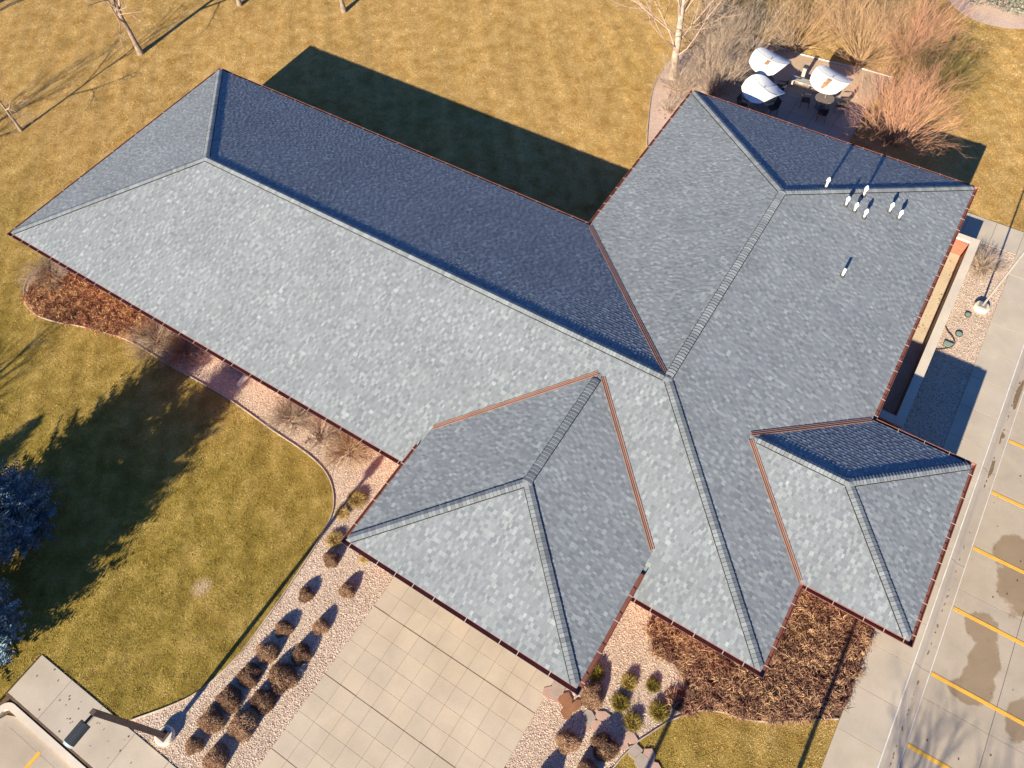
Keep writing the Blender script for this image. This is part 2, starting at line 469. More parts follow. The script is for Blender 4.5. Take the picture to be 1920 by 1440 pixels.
def scatter(name, pts, rots, scl, coll, npick, seed):
    n = len(pts)
    me = bpy.data.meshes.new(name)
    me.vertices.add(n)
    me.vertices.foreach_set('co', np.asarray(pts, np.float32).ravel())
    a = me.attributes.new('turn', 'FLOAT_VECTOR', 'POINT'); a.data.foreach_set('vector', np.asarray(rots, np.float32).ravel())
    a = me.attributes.new('size', 'FLOAT', 'POINT'); a.data.foreach_set('value', np.asarray(scl, np.float32))
    a = me.attributes.new('pick', 'INT', 'POINT'); a.data.foreach_set('value', np.random.default_rng(seed).integers(0, npick, n).astype(np.int32))
    o = obj(name, me)
    ng = bpy.data.node_groups.new(name + '_scatter', 'GeometryNodeTree')
    ng.interface.new_socket('Geometry', in_out='INPUT', socket_type='NodeSocketGeometry')
    ng.interface.new_socket('Geometry', in_out='OUTPUT', socket_type='NodeSocketGeometry')
    N = ng.nodes
    gi = N.new('NodeGroupInput'); go = N.new('NodeGroupOutput')
    mp = N.new('GeometryNodeMeshToPoints')
    ip = N.new('GeometryNodeInstanceOnPoints')
    ci = N.new('GeometryNodeCollectionInfo')
    ci.inputs['Collection'].default_value = coll
    ci.inputs['Separate Children'].default_value = True
    ci.inputs['Reset Children'].default_value = True
    def attr(nm, ty):
        q = N.new('GeometryNodeInputNamedAttribute'); q.data_type = ty; q.inputs['Name'].default_value = nm
        return q.outputs[0]
    L = ng.links.new
    L(gi.outputs[0], mp.inputs['Mesh']); L(mp.outputs[0], ip.inputs['Points'])
    L(ci.outputs[0], ip.inputs['Instance'])
    ip.inputs['Pick Instance'].default_value = True
    L(attr('pick', 'INT'), ip.inputs['Instance Index'])
    L(attr('turn', 'FLOAT_VECTOR'), ip.inputs['Rotation'])
    L(attr('size', 'FLOAT'), ip.inputs['Scale'])
    L(ip.outputs[0], go.inputs[0])
    md = o.modifiers.new('scatter', 'NODES'); md.node_group = ng
    return o

# ================================================================== SETTING
# metres, x along the long wing (east), y north; eave height 2.72 m
H, W, LW, LE, SL = 2.721, 14.43, 38.309, 25.623, 0.3102
PX0, PW, PYF, DZ = 24.049, 9.474, -3.699, 0.501
SV0, SW, SU = 3.462, 7.502, 3.735
B_ = DZ / SL

ground = MB().prism([(-300, -300), (300, -300), (300, 300), (-300, 300)], 0, -0.16, True).build('ground', MAT['soil'])
struct(ground, 'bare ground under the lots and lawns')
LAWN = MB()
LAWN.prism([(-250, -250), (15.62, -250), (15.62, -12.75), (43.05, -12.75), (43.05, 250), (-250, 250)], -0.2, 0.0)
lawn = LAWN.build('lawn', MAT['lawn'])
struct(lawn, 'dormant golden lawn around the building')
lawn2 = MB().prism([(43.05, -60), (120, -60), (120, -12), (43.05, -12)], -0.2, -0.004).build('lawn', MAT['lawn'])
struct(lawn2, 'strip of lawn south of the parking lot')

EDGE = smooth_curve([(0.5, 1.2), (0.0, 0.35), (-0.18, -0.35), (-0.11, -0.85), (0.31, -1.41), (1.09, -1.94), (2.22, -2.12), (3.5, -1.85), (4.61, -1.46), (6.08, -1.07), (7.47, -0.82), (9.51, -0.80), (10.62, -0.80), (12.23, -0.74), (13.87, -0.72), (15.29, -0.80), (16.67, -0.90), (18.25, -0.95), (19.22, -1.05), (19.99, -1.24), (20.62, -1.58), (21.16, -2.09), (21.5, -2.69), (21.75, -3.9), (21.95, -5.72), (22.08, -7.87), (22.02, -9.29), (21.7, -10.54), (21.16, -11.45), (20.3, -12.55)], 4)
GRAV_S = EDGE + [(20.32, -12.70), (25.27, -12.70), (25.27, 1.6), (0.6, 1.6)]
EDGE_E = [(34.75, -6.2), (35.64, -4.70), (35.75, -4.20), (35.99, -3.48), (36.57, -2.40), (37.04, -1.80)]
GRAV_E = [(32.5, 1.6), (32.5, -6.6), (34.2, -6.6)] + EDGE_E[0:] + [(37.7, -0.6), (37.7, 1.6)]
MEDGE = smooth_curve([(37.04, -1.80), (37.47, -1.41), (37.96, -1.16), (38.67, -0.96), (39.34, -0.67), (40.11, -0.18), (40.86, 0.37), (41.5, 0.78)], 4)
MULCH = MEDGE + [(41.53, 0.85), (41.53, 5.0), (38.2, 5.0), (37.6, 1.5), (34.6, 1.5), (34.45, 0.5), (34.6, -0.05), (35.15, -0.62), (35.9, -0.55), (36.48, -0.83), (36.78, -1.17), (36.14, -1.57), (36.54, -1.95)]
EBED = [(39.6, 10.5), (41.54, 10.5), (41.54, 25.55), (39.6, 25.55)]
NBED = smooth_curve([(22.9, 23.0), (22.3, 24.0), (21.12, 26.66), (20.55, 28.27), (20.29, 29.85), (20.3, 31.3), (20.9, 32.9), (21.8, 34.4), (23.4, 35.6), (24.6, 35.5)], 4) + [(24.6, 24.5), (24.0, 22.5)]
PATIO = [(24.6, 26.3), (31.9, 26.3), (31.9, 32.6), (24.6, 32.6)]
DGAREA = [(24.6, 32.6), (31.9, 32.6), (32.2, 35.9), (30.5, 35.85), (28.9, 35.6), (26.8, 35.42), (24.6, 35.45)]
RING = [(35.6 + 3.3 * math.cos(a) * (1 + 0.05 * math.sin(3 * a)), 46.6 + 2.9 * math.sin(a)) for a in np.linspace(0, 2 * math.pi, 40)[:-1]]
DRIVE = [(25.27, -12.69), (32.5, -12.69), (32.5, 0.9), (25.27, 0.9)]
WALK_E = [(41.54, -11.8), (43.1, -11.8), (43.1, 40), (41.54, 40)]
WALK_N = [(37.6, 25.4), (43.1, 25.4), (43.1, 27.15), (37.6, 27.15)]
WALK_SW = [(15.66, -14.4), (43.0, -14.4), (43.0, -12.72), (15.66, -12.72)]

def sheet(name, poly, z, mat, label):
    return struct(MB().prism(poly, 0, z, True).build(name, mat), label)
sheet('gravel_bed', GRAV_S, 0.006, MAT['gravel'], 'pink gravel bed along the long south eave')
sheet('gravel_bed', GRAV_E, 0.007, MAT['gravel'], 'pink gravel bed right of the concrete driveway')
sheet('planting_bed', MULCH, 0.011, MAT['mulch'], 'mulched bed of dead perennials between the two roof corners')
sheet('gravel_bed', EBED, 0.006, MAT['gravel'], 'gravel strip between the courtyard wall and the east walk')
sheet('gravel_bed', NBED, 0.006, MAT['pink'], 'fine pink gravel bed under the pale-trunked tree')
sheet('gravel_yard', DGAREA, 0.006, MAT['dg'], 'crushed stone area behind the patio')
sheet('gravel_ring', RING, 0.006, MAT['pink'], 'pink gravel ring under the pale juniper')
WBED = [(0.0, 0.0), (0.9, -1.85), (2.2, -2.05), (3.5, -1.78), (4.61, -1.4), (6.08, -1.0), (7.6, -0.72), (8.2, 0.7), (3.0, 1.4), (1.6, 0.6)]
sheet('planting_bed', WBED, 0.011, MAT['mulch'], 'mulched bed at the west end of the south eave')

def strip_wall(pts, th, z0, z1, mb=None):
    mb = mb or MB()
    P = [Vector(p[:2]) for p in pts]
    n = len(P); L = []; Rr = []
    for i in range(n):
        t = (P[min(i + 1, n - 1)] - P[max(i - 1, 0)]).normalized(); nn = Vector((-t.y, t.x)) * th / 2
        L.append(P[i] + nn); Rr.append(P[i] - nn)
    b = len(mb.V)
    for i in range(n):
        mb.V += [(L[i].x, L[i].y, z0), (L[i].x, L[i].y, z1), (Rr[i].x, Rr[i].y, z1), (Rr[i].x, Rr[i].y, z0)]
    for i in range(n - 1):
        a = b + 4 * i; c = a + 4
        for k in range(3): mb.F.append((a + k, c + k, c + k + 1, a + k + 1))
    mb.F.append((b, b + 1, b + 2, b + 3)); e = b + 4 * (n - 1); mb.F.append((e + 3, e + 2, e + 1, e))
    return mb
for pts, lab in ((EDGE, 'curved steel edging between the front lawn and the south gravel bed'),
                 (EDGE_E, 'straight edging between the right gravel bed and the corner lawn'),
                 (MEDGE, 'curved edging below the bed of dead perennials'),
                 (NBED[:-2], 'curved edging of the bed around the pale-trunked tree'),
                 (DGAREA[2:], 'pale edging behind the patio and its crushed stone')):
    o = strip_wall(pts, 0.035 if pts is not DGAREA[2:] else 0.08, -0.05, 0.055).build('bed_edging', MAT['edging' if 'pale edging' not in lab else 'sealant'])
    tag(o, lab, 'edging', 'bed edgings')

# ---- slabs (each one a piece of its pavement)
def slab_mesh(w, l, t, mat, bev=0.003):
    mb = MB()
    V = [(-w/2, -l/2, -t), (w/2, -l/2, -t), (w/2, l/2, -t), (-w/2, l/2, -t), (-w/2, -l/2, -bev), (w/2, -l/2, -bev), (w/2, l/2, -bev), (-w/2, l/2, -bev),
         (-w/2 + bev, -l/2 + bev, 0), (w/2 - bev, -l/2 + bev, 0), (w/2 - bev, l/2 - bev, 0), (-w/2 + bev, l/2 - bev, 0)]
    F = [(8, 9, 10, 11)]
    for i in range(4):
        j = (i + 1) % 4
        F += [(i, j, j + 4, i + 4), (i + 4, j + 4, j + 8, i + 8)]
    return mb.add(V, F).mesh('slab', mat)
rs = random.Random(5)
def pave(parent, name, me, xs, ys, z, jz=0.003):
    for x in xs:
        for y in ys:
            o = obj(name, me, parent, (x, y, z + rs.uniform(-jz, jz)))
drive = MB().prism(DRIVE, -0.1, 0.026).build('driveway', MAT['joint']); struct(drive, 'square-scored concrete driveway in front of the projecting roof')
pave(drive, 'concrete_slab', slab_mesh(0.723 - 0.010, 0.73 - 0.010, 0.03, MAT['drive']), [25.27 + 0.723 * (k + 0.5) for k in range(10)], [-12.68 + 0.73 * (k + 0.5) for k in range(16)], 0.035, 0.002)
# three wider control joints cut across the driveway
for y in (-4.65, -7.57, -10.49):
    MB().box(25.27, 32.5, y - 0.012, y + 0.012, 0.02, 0.0395).build('expansion_joint', MAT['debris'], drive)
walk_e = MB().prism(WALK_E, -0.1, 0.008).build('sidewalk', MAT['soil']); struct(walk_e, 'concrete sidewalk between the building and the parking kerb')
pave(walk_e, 'concrete_slab', slab_mesh(1.555, 1.68 - 0.012, 0.03, MAT['concrete']), [42.32], [0.52 + 1.68 * (k + 0.5) for k in range(-7, 22)], 0.03)
walk_n = MB().prism(WALK_N, -0.1, 0.012).build('sidewalk', MAT['soil']); struct(walk_n, 'short concrete walk north of the courtyard wall')
pave(walk_n, 'concrete_slab', slab_mesh(1.28, 1.72, 0.03, MAT['concrete']), [38.3, 39.595, 40.89], [26.285], 0.031)
walk_sw = MB().prism(WALK_SW, -0.1, 0.012).build('sidewalk', MAT['soil']); struct(walk_sw, 'concrete sidewalk beside the front lawn and lamp post')
pave(walk_sw, 'concrete_slab', slab_mesh(1.70 - 0.012, 1.56, 0.03, MAT['concrete']), [15.70 + 1.70 * (k + 0.5) for k in range(16)], [-13.51], 0.031)
patio = MB().prism(PATIO, -0.1, 0.012).build('patio', MAT['soil']); struct(patio, 'paved patio in the shade behind the east wing')
pave(patio, 'concrete_slab', slab_mesh(1.2, 1.2, 0.03, MAT['patio']), [24.6 + 1.217 * (k + 0.5) for k in range(6)], [26.5 + 1.217 * (k + 0.5) for k in range(5)], 0.03)

# east parking lot, lower than the walk
lot = MB().prism([(43.6, -12), (80, -12), (80, 60), (43.6, 60)], -0.16, -0.125).build('parking_lot', MAT['soil'])
struct(lot, 'concrete parking lot right of the building')
ys = [-11.5, -6.05, -1.45, 3.05, 7.58, 12.1, 16.6, 21.2, 25.7, 30.2]
for x0, x1 in ((43.74, 46.0), (46.0, 50.5), (50.5, 57)):
    for y0, y1 in zip(ys[:-1], ys[1:]):
        obj('concrete_slab', slab_mesh(x1 - x0 - 0.014, y1 - y0 - 0.014, 0.03, MAT['lot']), lot, ((x0 + x1) / 2, (y0 + y1) / 2, -0.095))
st = MB().box(0, 5.2, -0.068, 0.068, -0.002, 0.003).mesh('parking_stripe', MAT['yellow'])
for k in range(-3, 7):
    obj('parking_stripe', st, lot, (43.78, 1.26 + 2.737 * k, -0.088))
# rolled kerb and pan: profile swept along y
def sweep_y(prof, y0, y1, n, mat, name, jit=0.0):
    mb = MB(); k = len(prof)
    for i in range(n + 1):
        y = y0 + (y1 - y0) * i / n
        mb.V += [(x, y, z) for x, z in prof]
    for i in range(n):
        for j in range(k - 1):
            a = i * k + j; mb.F.append((a, a + 1, a + k + 1, a + k))
    return mb.build(name, mat)
kerb = empty('kerb', (43.3, 0, 0)); struct(kerb, 'rolled concrete kerb and pan along the parking lot')
prof = [(43.105, -0.1), (43.105, 0.026), (43.13, 0.033), (43.20, 0.031), (43.27, 0.012), (43.40, -0.085), (43.47, -0.108), (43.55, -0.106), (43.725, -0.094), (43.725, -0.16)]
for k in range(-4, 9):
    o = sweep_y(prof, 4.0 + 4.53 * k + 0.006, 4.0 + 4.53 * (k + 1) - 0.006, 2, MAT['kerb'], 'kerb_length'); o.parent = kerb; o.location = (-43.3, 0, 0)
o = MB().box(43.1, 43.145, -12, 40, 0.02, 0.0365).build('joint_sealant', MAT['sealant'], kerb, (-43.3, 0, 0))
o = MB().box(43.722, 43.746, -12, 40, -0.11, -0.0895).build('joint_sealant', MAT['sealant'], kerb, (-43.3, 0, 0))
# leaf litter washed into the flow line
mb = MB(); rr = random.Random(8)
for _ in range(150):
    y = rr.choice([rr.uniform(-6, 22), rr.gauss(13.1, 0.5), rr.gauss(17.2, 0.8), rr.gauss(4, 2), rr.gauss(15.0, .2)]); x = 43.475 + rr.gauss(0, 0.02); s = rr.uniform(0.008, 0.022)
    mb.box(x - s, x + s, y - s * 2, y + s * 2.5, -0.112, -0.104 + rr.uniform(0, 0.006))
for cx, cy, rx, ry in ((43.52, 13.3, 0.07, 0.45), (43.5, 15.05, 0.10, 0.16), (43.6, 17.4, 0.14, 0.9)):
    P = [(cx + rx * math.cos(a) * rr.uniform(0.75, 1.1), cy + ry * math.sin(a) * rr.uniform(0.8, 1.1)) for a in np.linspace(0, 2 * math.pi, 15)[:-1]]
    mb.prism(P, -0.112, -0.099)
stuff(mb.build('leaf_litter', MAT['debris']), 'brown leaf litter in the kerb gutter', 'litter')

# south-west lot
lot2 = MB().prism([(15.8, -40), (43.0, -40), (43.0, -14.62), (15.8, -14.62)], -0.16, -0.125).build('parking_lot', MAT['soil'])
struct(lot2, 'corner of a second parking lot beside the lamp post walk')
for x0, x1 in ((16.2, 21.0), (21.0, 26.0), (26, 31), (31, 36), (36, 43)):
    for y0, y1 in ((-15.05, -19), (-19, -23)):
        obj('concrete_slab', slab_mesh(x1 - x0 - 0.014, y0 - y1 - 0.014, 0.03, MAT['lot']), lot2, ((x0 + x1) / 2, (y0 + y1) / 2, -0.095))
st2 = MB().box(-0.068, 0.068, -5.2, 0, -0.002, 0.003).mesh('parking_stripe', MAT['yellow'])
for k in range(4): obj('parking_stripe', st2, lot2, (18.28 + 2.74 * k, -15.0, -0.088))
kerb2 = empty('kerb', (20, -14.5, 0)); struct(kerb2, 'concrete kerb with a rounded corner beside the second lot')
pts = [(15.95, -26), (15.95, -20), (15.95, -15.1)] + [(16.25 - 0.3 * math.cos(a), -14.85 + 0.3 * math.sin(a)) for a in np.linspace(0.1, math.pi / 2, 6)] + [(18.5, -14.55), (25, -14.55), (43, -14.55)]
strip_wall(pts, 0.24, -0.16, 0.034).build('kerb_top', MAT['cap'], kerb2, (-20, 14.5, 0))
strip_wall([(16.15 + 0.1, -26), (16.25, -15.2), (16.36, -14.98), (16.6, -14.87), (25, -14.87), (43, -14.87)], 0.36, -0.16, -0.088).build('kerb_pan', MAT['kerb'], kerb2, (-20, 14.5, 0))

# ---- grass blades, gravel stones, dead perennials
rng = np.random.default_rng(3)
FRAME = [(-26, 12), (-24, 22), (36, 52), (41, 50), (51, 1), (17, -20), (14, -18)]
def tuft(seed, n=10, h=0.034, r=0.06, w=0.009):
    q = random.Random(seed); mb = MB()
    for _ in range(n):
        x, y = q.gauss(0, r), q.gauss(0, r); a = q.uniform(0, 6.283); hh = h * q.uniform(0.5, 1.2); ln = hh * q.uniform(0.8, 2.2); ba = q.uniform(0, 6.283)
        dx, dy = math.cos(ba) * w, math.sin(ba) * w
        mb.add([(x - dx, y - dy, -0.01), (x + dx, y + dy, -0.01), (x + math.cos(a) * ln, y + math.sin(a) * ln, hh)], [(0, 1, 2)])
    return mb.mesh('grass_tuft', MAT['blade'])
grass_coll = proto_collection('grass_tuft', [tuft(i) for i in range(6)])
N = 420000
X = rng.uniform(-26, 51, N); Y = rng.uniform(-20, 52, N)
keep = inside(X, Y, FRAME) & (X < 43.0) & ~((X > 15.62) & (Y < -12.72))
for poly in (GRAV_S, GRAV_E, MULCH, EBED, NBED, PATIO, DGAREA, RING, DRIVE, WALK_E, WALK_N, WALK_SW):
    keep &= ~inside(X, Y, poly)
keep &= ~inside(X, Y, [(1, 1), (LW - 1, 1), (LW - 1, LE - 1), (LW - W + 1, LE - 1), (LW - W + 1, W - 1), (1, W - 1)])
X = X[keep]; Y = Y[keep]; n = len(X)
grass = scatter('grass', np.stack([X, Y, np.zeros(n)], 1), np.stack([np.zeros(n), np.zeros(n), rng.uniform(0, 6.283, n)], 1), rng.uniform(0.7, 1.35, n), grass_coll, 6, 1)
stuff(grass, 'short dormant grass blades of the lawns', 'grass')

def rock(seed):
    q = random.Random(seed)
    bm = bmesh.new(); bmesh.ops.create_icosphere(bm, subdivisions=1, radius=0.5)
    sx, sy, sz = q.uniform(0.8, 1.25), q.uniform(0.65, 1.0), q.uniform(0.3, 0.5)
    for v in bm.verts:
        k = q.uniform(0.8, 1.15); v.co = Vector((v.co.x * sx * k, v.co.y * sy * k, v.co.z * sz * k))
    me = bpy.data.meshes.new('gravel_stone'); bm.to_mesh(me); bm.free(); me.materials.append(MAT['stone']); return me
rock_coll = proto_collection('gravel_stone', [rock(i) for i in range(7)])
PX, PY = [], []
for poly, dens in ((GRAV_S, 330), (GRAV_E, 330), (EBED, 300)):
    xs_ = [p[0] for p in poly]; ys_ = [p[1] for p in poly]
    m = int((max(xs_) - min(xs_)) * (max(ys_) - min(ys_)) * dens)
    x = rng.uniform(min(xs_), max(xs_), m); y = rng.uniform(min(ys_), max(ys_), m)
    k = inside(x, y, poly) & ~inside(x, y, DRIVE) & ~inside(x, y, MULCH) & ~inside(x, y, WBED)
    k &= ~((x > 1) & (x < LW - 1) & (y > 1.0) & (x < 39))
    PX.append(x[k]); PY.append(y[k])
X = np.concatenate(PX); Y = np.concatenate(PY); n = len(X)
stones = scatter('gravel', np.stack([X, Y, np.full(n, 0.012)], 1), np.stack([rng.uniform(-.4, .4, n), rng.uniform(-.4, .4, n), rng.uniform(0, 6.283, n)], 1), rng.uniform(0.02, 0.05, n), rock_coll, 7, 2)
stuff(stones, 'loose pinkish gravel stones of the beds', 'gravel')

def strap_clump(seed, mat, n=18, L=0.5, w=0.0105):
    q = random.Random(seed); mb = MB()
    for _ in range(n):
        a = q.uniform(0, 6.283); l = L * q.uniform(0.5, 1.2); rise = q.uniform(0.08, 0.34) * L / 0.5; x, y = q.gauss(0, 0.05), q.gauss(0, 0.05)
        c, s = math.cos(a), math.sin(a); ww = w * q.uniform(0.6, 1.3); side = q.gauss(0, 0.12)
        P = []
        for t in (0, 0.35, 0.7, 1.0):
            z = rise * (4 * t * (1 - t) * 0.9 + 0.12 * t); d = l * t
            px = x + c * d - s * side * t * t; py = y + s * d + c * side * t * t; k = ww * (1 - 0.75 * t)
            P += [(px - s * k, py + c * k, max(z, 0.01)), (px + s * k, py - c * k, max(z, 0.01) + q.uniform(-.006, .012))]
        mb.add(P, [(0, 1, 3, 2), (2, 3, 5, 4), (4, 5, 7, 6)])
    return mb.mesh('dead_leaf_clump', mat)
def bed_scatter(name, poly, dens, mat, label, seed, L=0.5, hold=None, scl=(0.7, 1.3)):
    coll = proto_collection(name + '_clump', [strap_clump(seed + i, mat, L=L) for i in range(6)])
    xs_ = [p[0] for p in poly]; ys_ = [p[1] for p in poly]
    m = int((max(xs_) - min(xs_)) * (max(ys_) - min(ys_)) * dens)
    x = rng.uniform(min(xs_), max(xs_), m); y = rng.uniform(min(ys_), max(ys_), m)
    k = inside(x, y, poly)
    if hold is not None: k &= hold(x, y)
    x = x[k]; y = y[k]; n = len(x)
    o = scatter(name, np.stack([x, y, rng.uniform(0.0, 0.10, n)], 1), np.stack([rng.uniform(-.35, .35, n), rng.uniform(-.35, .35, n), rng.uniform(0, 6.283, n)], 1), rng.uniform(*scl, n), coll, 6, seed)
    return stuff(o, label, 'dead plants')
def hold_m(x, y):
    g = np.sin(x * 3.1 + 1.3 * np.sin(y * 2.3)) * np.sin(y * 2.9 + x) ; return (g > -0.82) & ~((x > 41.2) & (y < 1.2))
bed_scatter('dead_perennials', MULCH, 95, MAT['deadleaf'], 'matted reddish brown dead perennials between the two roof corners', 40, 0.235, hold_m)
bed_scatter('dead_perennials', WBED, 95, MAT['deadleaf_red'], 'rust brown dead perennials at the west end of the south eave', 60, 0.225, None)

# ================================================================== BUILDING
bld = empty('building', (19, 7, 0))
tag(bld, 'low brick building with a large grey shingled hip roof', 'building')
OFF = (-19, -7, 0)
def bpart(mb, name, mat, parent=None, smooth=False):
    if parent is None: return mb.build(name, mat, bld, OFF, smooth=smooth)
    return mb.build(name, mat, parent, smooth=smooth)

I_ = 0.75
wall_poly = [(I_, I_), (LW - I_, I_), (LW - I_, LE - I_), (LW - W + I_, LE - I_), (LW - W + I_, W - I_), (I_, W - I_)]
wall = bpart(MB().prism(wall_poly, 0.0, H - 0.16), 'wall', MAT['brick'])
bpart(MB().box(LW - I_ + 0.003, LW + SU - I_, SV0 + 1.35, SV0 + SW - I_, 0.0, H - 0.162), 'wall', MAT['brick'])
for x, y in ((PX0 + 0.5, PYF + 0.5), (PX0 + PW - 0.95, PYF + 0.5)):
    bpart(MB().box(x, x + 0.45, y, y + 0.45, 0.0, H + DZ - 0.18), 'porch_column', MAT['brick'])
    
def window(cx, cy, w, z0, z1, facing):
    fx, fy = facing; t = 0.06
    tx, ty = -fy, fx
    def bx(a0, a1, o0, o1, zz0, zz1):
        xs = sorted((cx + tx * a0 + fx * o0, cx + tx * a1 + fx * o1)); ys_ = sorted((cy + ty * a0 + fy * o0, cy + ty * a1 + fy * o1))
        return (xs[0], xs[1], ys_[0], ys_[1], zz0, zz1)
    m = MB().box(*bx(-w/2, -w/2 + t, 0.003, 0.05, z0, z1)).box(*bx(w/2 - t, w/2, 0.003, 0.05, z0, z1)).box(*bx(-w/2 + t, w/2 - t, 0.003, 0.05, z0, z0 + t)).box(*bx(-w/2 + t, w/2 - t, 0.003, 0.05, z1 - t, z1))
    f = bpart(m, 'window', MAT['frame'])
    MB().box(*bx(-w/2 + t, w/2 - t, 0.004, 0.02, z0 + t, z1 - t)).build('pane', MAT['glass'], f)
    MB().box(*bx(-w/2 - 0.06, w/2 + 0.06, 0.003, 0.09, z0 - 0.07, z0 - 0.004)).build('sill', MAT['cap'], f)
for k in range(6): window(3.0 + 3.4 * k, I_, 1.6, 0.9, 2.15, (0, -1))
for k in range(3): window(I_, 3.4 + 3.6 * k, 1.6, 0.9, 2.15, (-1, 0))
for k in range(5): window(3.5 + 4.0 * k, W - I_, 1.6, 0.9, 2.15, (0, 1))
for k in range(3): window(LW - I_, 15.2 + 3.2 * k, 1.4, 1.2, 2.2, (1, 0))
for k in range(2): window(27.2 + 4.2 * k, LE - I_, 2.2, 0.15, 2.2, (0, 1))
m = MB().box(27.0, 30.6, I_ - 0.05, I_ - 0.003, 0.03, 2.3)
d = bpart(m, 'entrance_door', MAT['frame'])
for k in range(4): MB().box(27.08 + 0.88 * k, 27.88 + 0.88 * k, I_ - 0.075, I_ - 0.052, 0.12, 2.2).build('pane', MAT['glass'], d)

# ---- roof planes: eave start P0, eave direction d, inward n, length, left / right cut per run, run, eave height
FACES = {
 'south': ((0, 0), (1, 0), (0, 1), LW, 1, 1, W/2, H),
 'west': ((0, W), (0, -1), (1, 0), W, 1, 1, W/2, H),
 'north': ((LW - W, W), (-1, 0), (0, -1), LW - W, -1, 1, W/2, H),
 'east': ((LW, 0), (0, 1), (-1, 0), LE, 1, 1, W/2, H),
 'north_end': ((LW, LE), (-1, 0), (0, -1), W, 1, 1, W/2, H),
 'inner_west': ((LW - W, LE), (0, -1), (1, 0), LE - W, 1, -1, W/2, H),
 'se_north': ((LW + SU, SV0 + SW), (-1, 0), (0, -1), SU, 1, -1, SW/2, H),
 'se_south': ((LW, SV0), (1, 0), (0, 1), SU, -1, 1, SW/2, H),
 'se_east': ((LW + SU, SV0), (0, 1), (-1, 0), SW, 1, 1, SW/2, H),
 'p_west': ((PX0, B_), (0, -1), (1, 0), B_ - PYF, -1, 1, PW/2, H + DZ),
 'p_south': ((PX0, PYF), (1, 0), (0, 1), PW, 1, 1, PW/2, H + DZ),
 'p_east': ((PX0 + PW, PYF), (0, 1), (-1, 0), B_ - PYF, 1, -1, PW/2, H + DZ),
}
NL = math.sqrt(1 + SL * SL); COS = 1 / NL
def face_pt(f, a, r, h=0.0):
    P0, d, n, L, kl, kr, Rn, z0 = f
    return (P0[0] + d[0] * a + n[0] * r - n[0] * SL / NL * h, P0[1] + d[1] * a + n[1] * r - n[1] * SL / NL * h, z0 + r * SL + h / NL)
def z_port(x, y):
    if not (PX0 < x < PX0 + PW and y > PYF): return -9
    return H + DZ + SL * min(x - PX0, PX0 + PW - x, y - PYF)
def z_se(x, y):
    if not (SV0 < y < SV0 + SW and x < LW + SU): return -9
    return H + SL * min(y - SV0, SV0 + SW - y, LW + SU - x)

deck = MB()
for f in FACES.values():
    P0, d, n, L, kl, kr, Rn, z0 = f
    c = [face_pt(f, 0, 0), face_pt(f, L, 0), face_pt(f, L - kr * Rn, Rn), face_pt(f, kl * Rn, Rn)]
    if (Vector(c[2]) - Vector(c[3])).length < 0.01: deck.add(c[:3], [(0, 1, 2)])
    else: deck.add(c, [(0, 1, 2, 3)])
roof = bpart(deck, 'roof', MAT['deck'])
roof['label'] = 'grey asphalt shingle hip roof with copper valleys'

# soffits and fascia under the eaves
OUT_MAIN = [(0, 0), (LW, 0), (LW, LE), (LW - W, LE), (LW - W, W), (0, W)]
def shrink(poly, k):
    return poly
sof = MB()
def ring(sof, x0, x1, y0, y1, z): sof.box(x0, x1, y0, y1, z, z + 0.012)
g_ = 0.02
for (x0, x1, y0, y1) in ((g_, LW - g_, g_, I_), (g_, I_, I_, W - g_), (I_, LW - W + I_, W - I_, W - g_), (LW - W + g_, LW - W + I_, W - g_, LE - g_), (LW - W + I_, LW - g_, LE - I_, LE - g_), (LW - I_, LW - g_, I_, LE - I_)):
    ring(sof, x0, x1, y0, y1, H - 0.165)
sof.box(LW - g_, LW + SU - g_, SV0 + g_, SV0 + SW - g_, H - 0.166, H - 0.154)
sof.box(PX0 + g_, PX0 + PW - g_, PYF + g_, 0.0, H + DZ - 0.166, H + DZ - 0.154)
bpart(sof, 'soffit', MAT['soffit'])

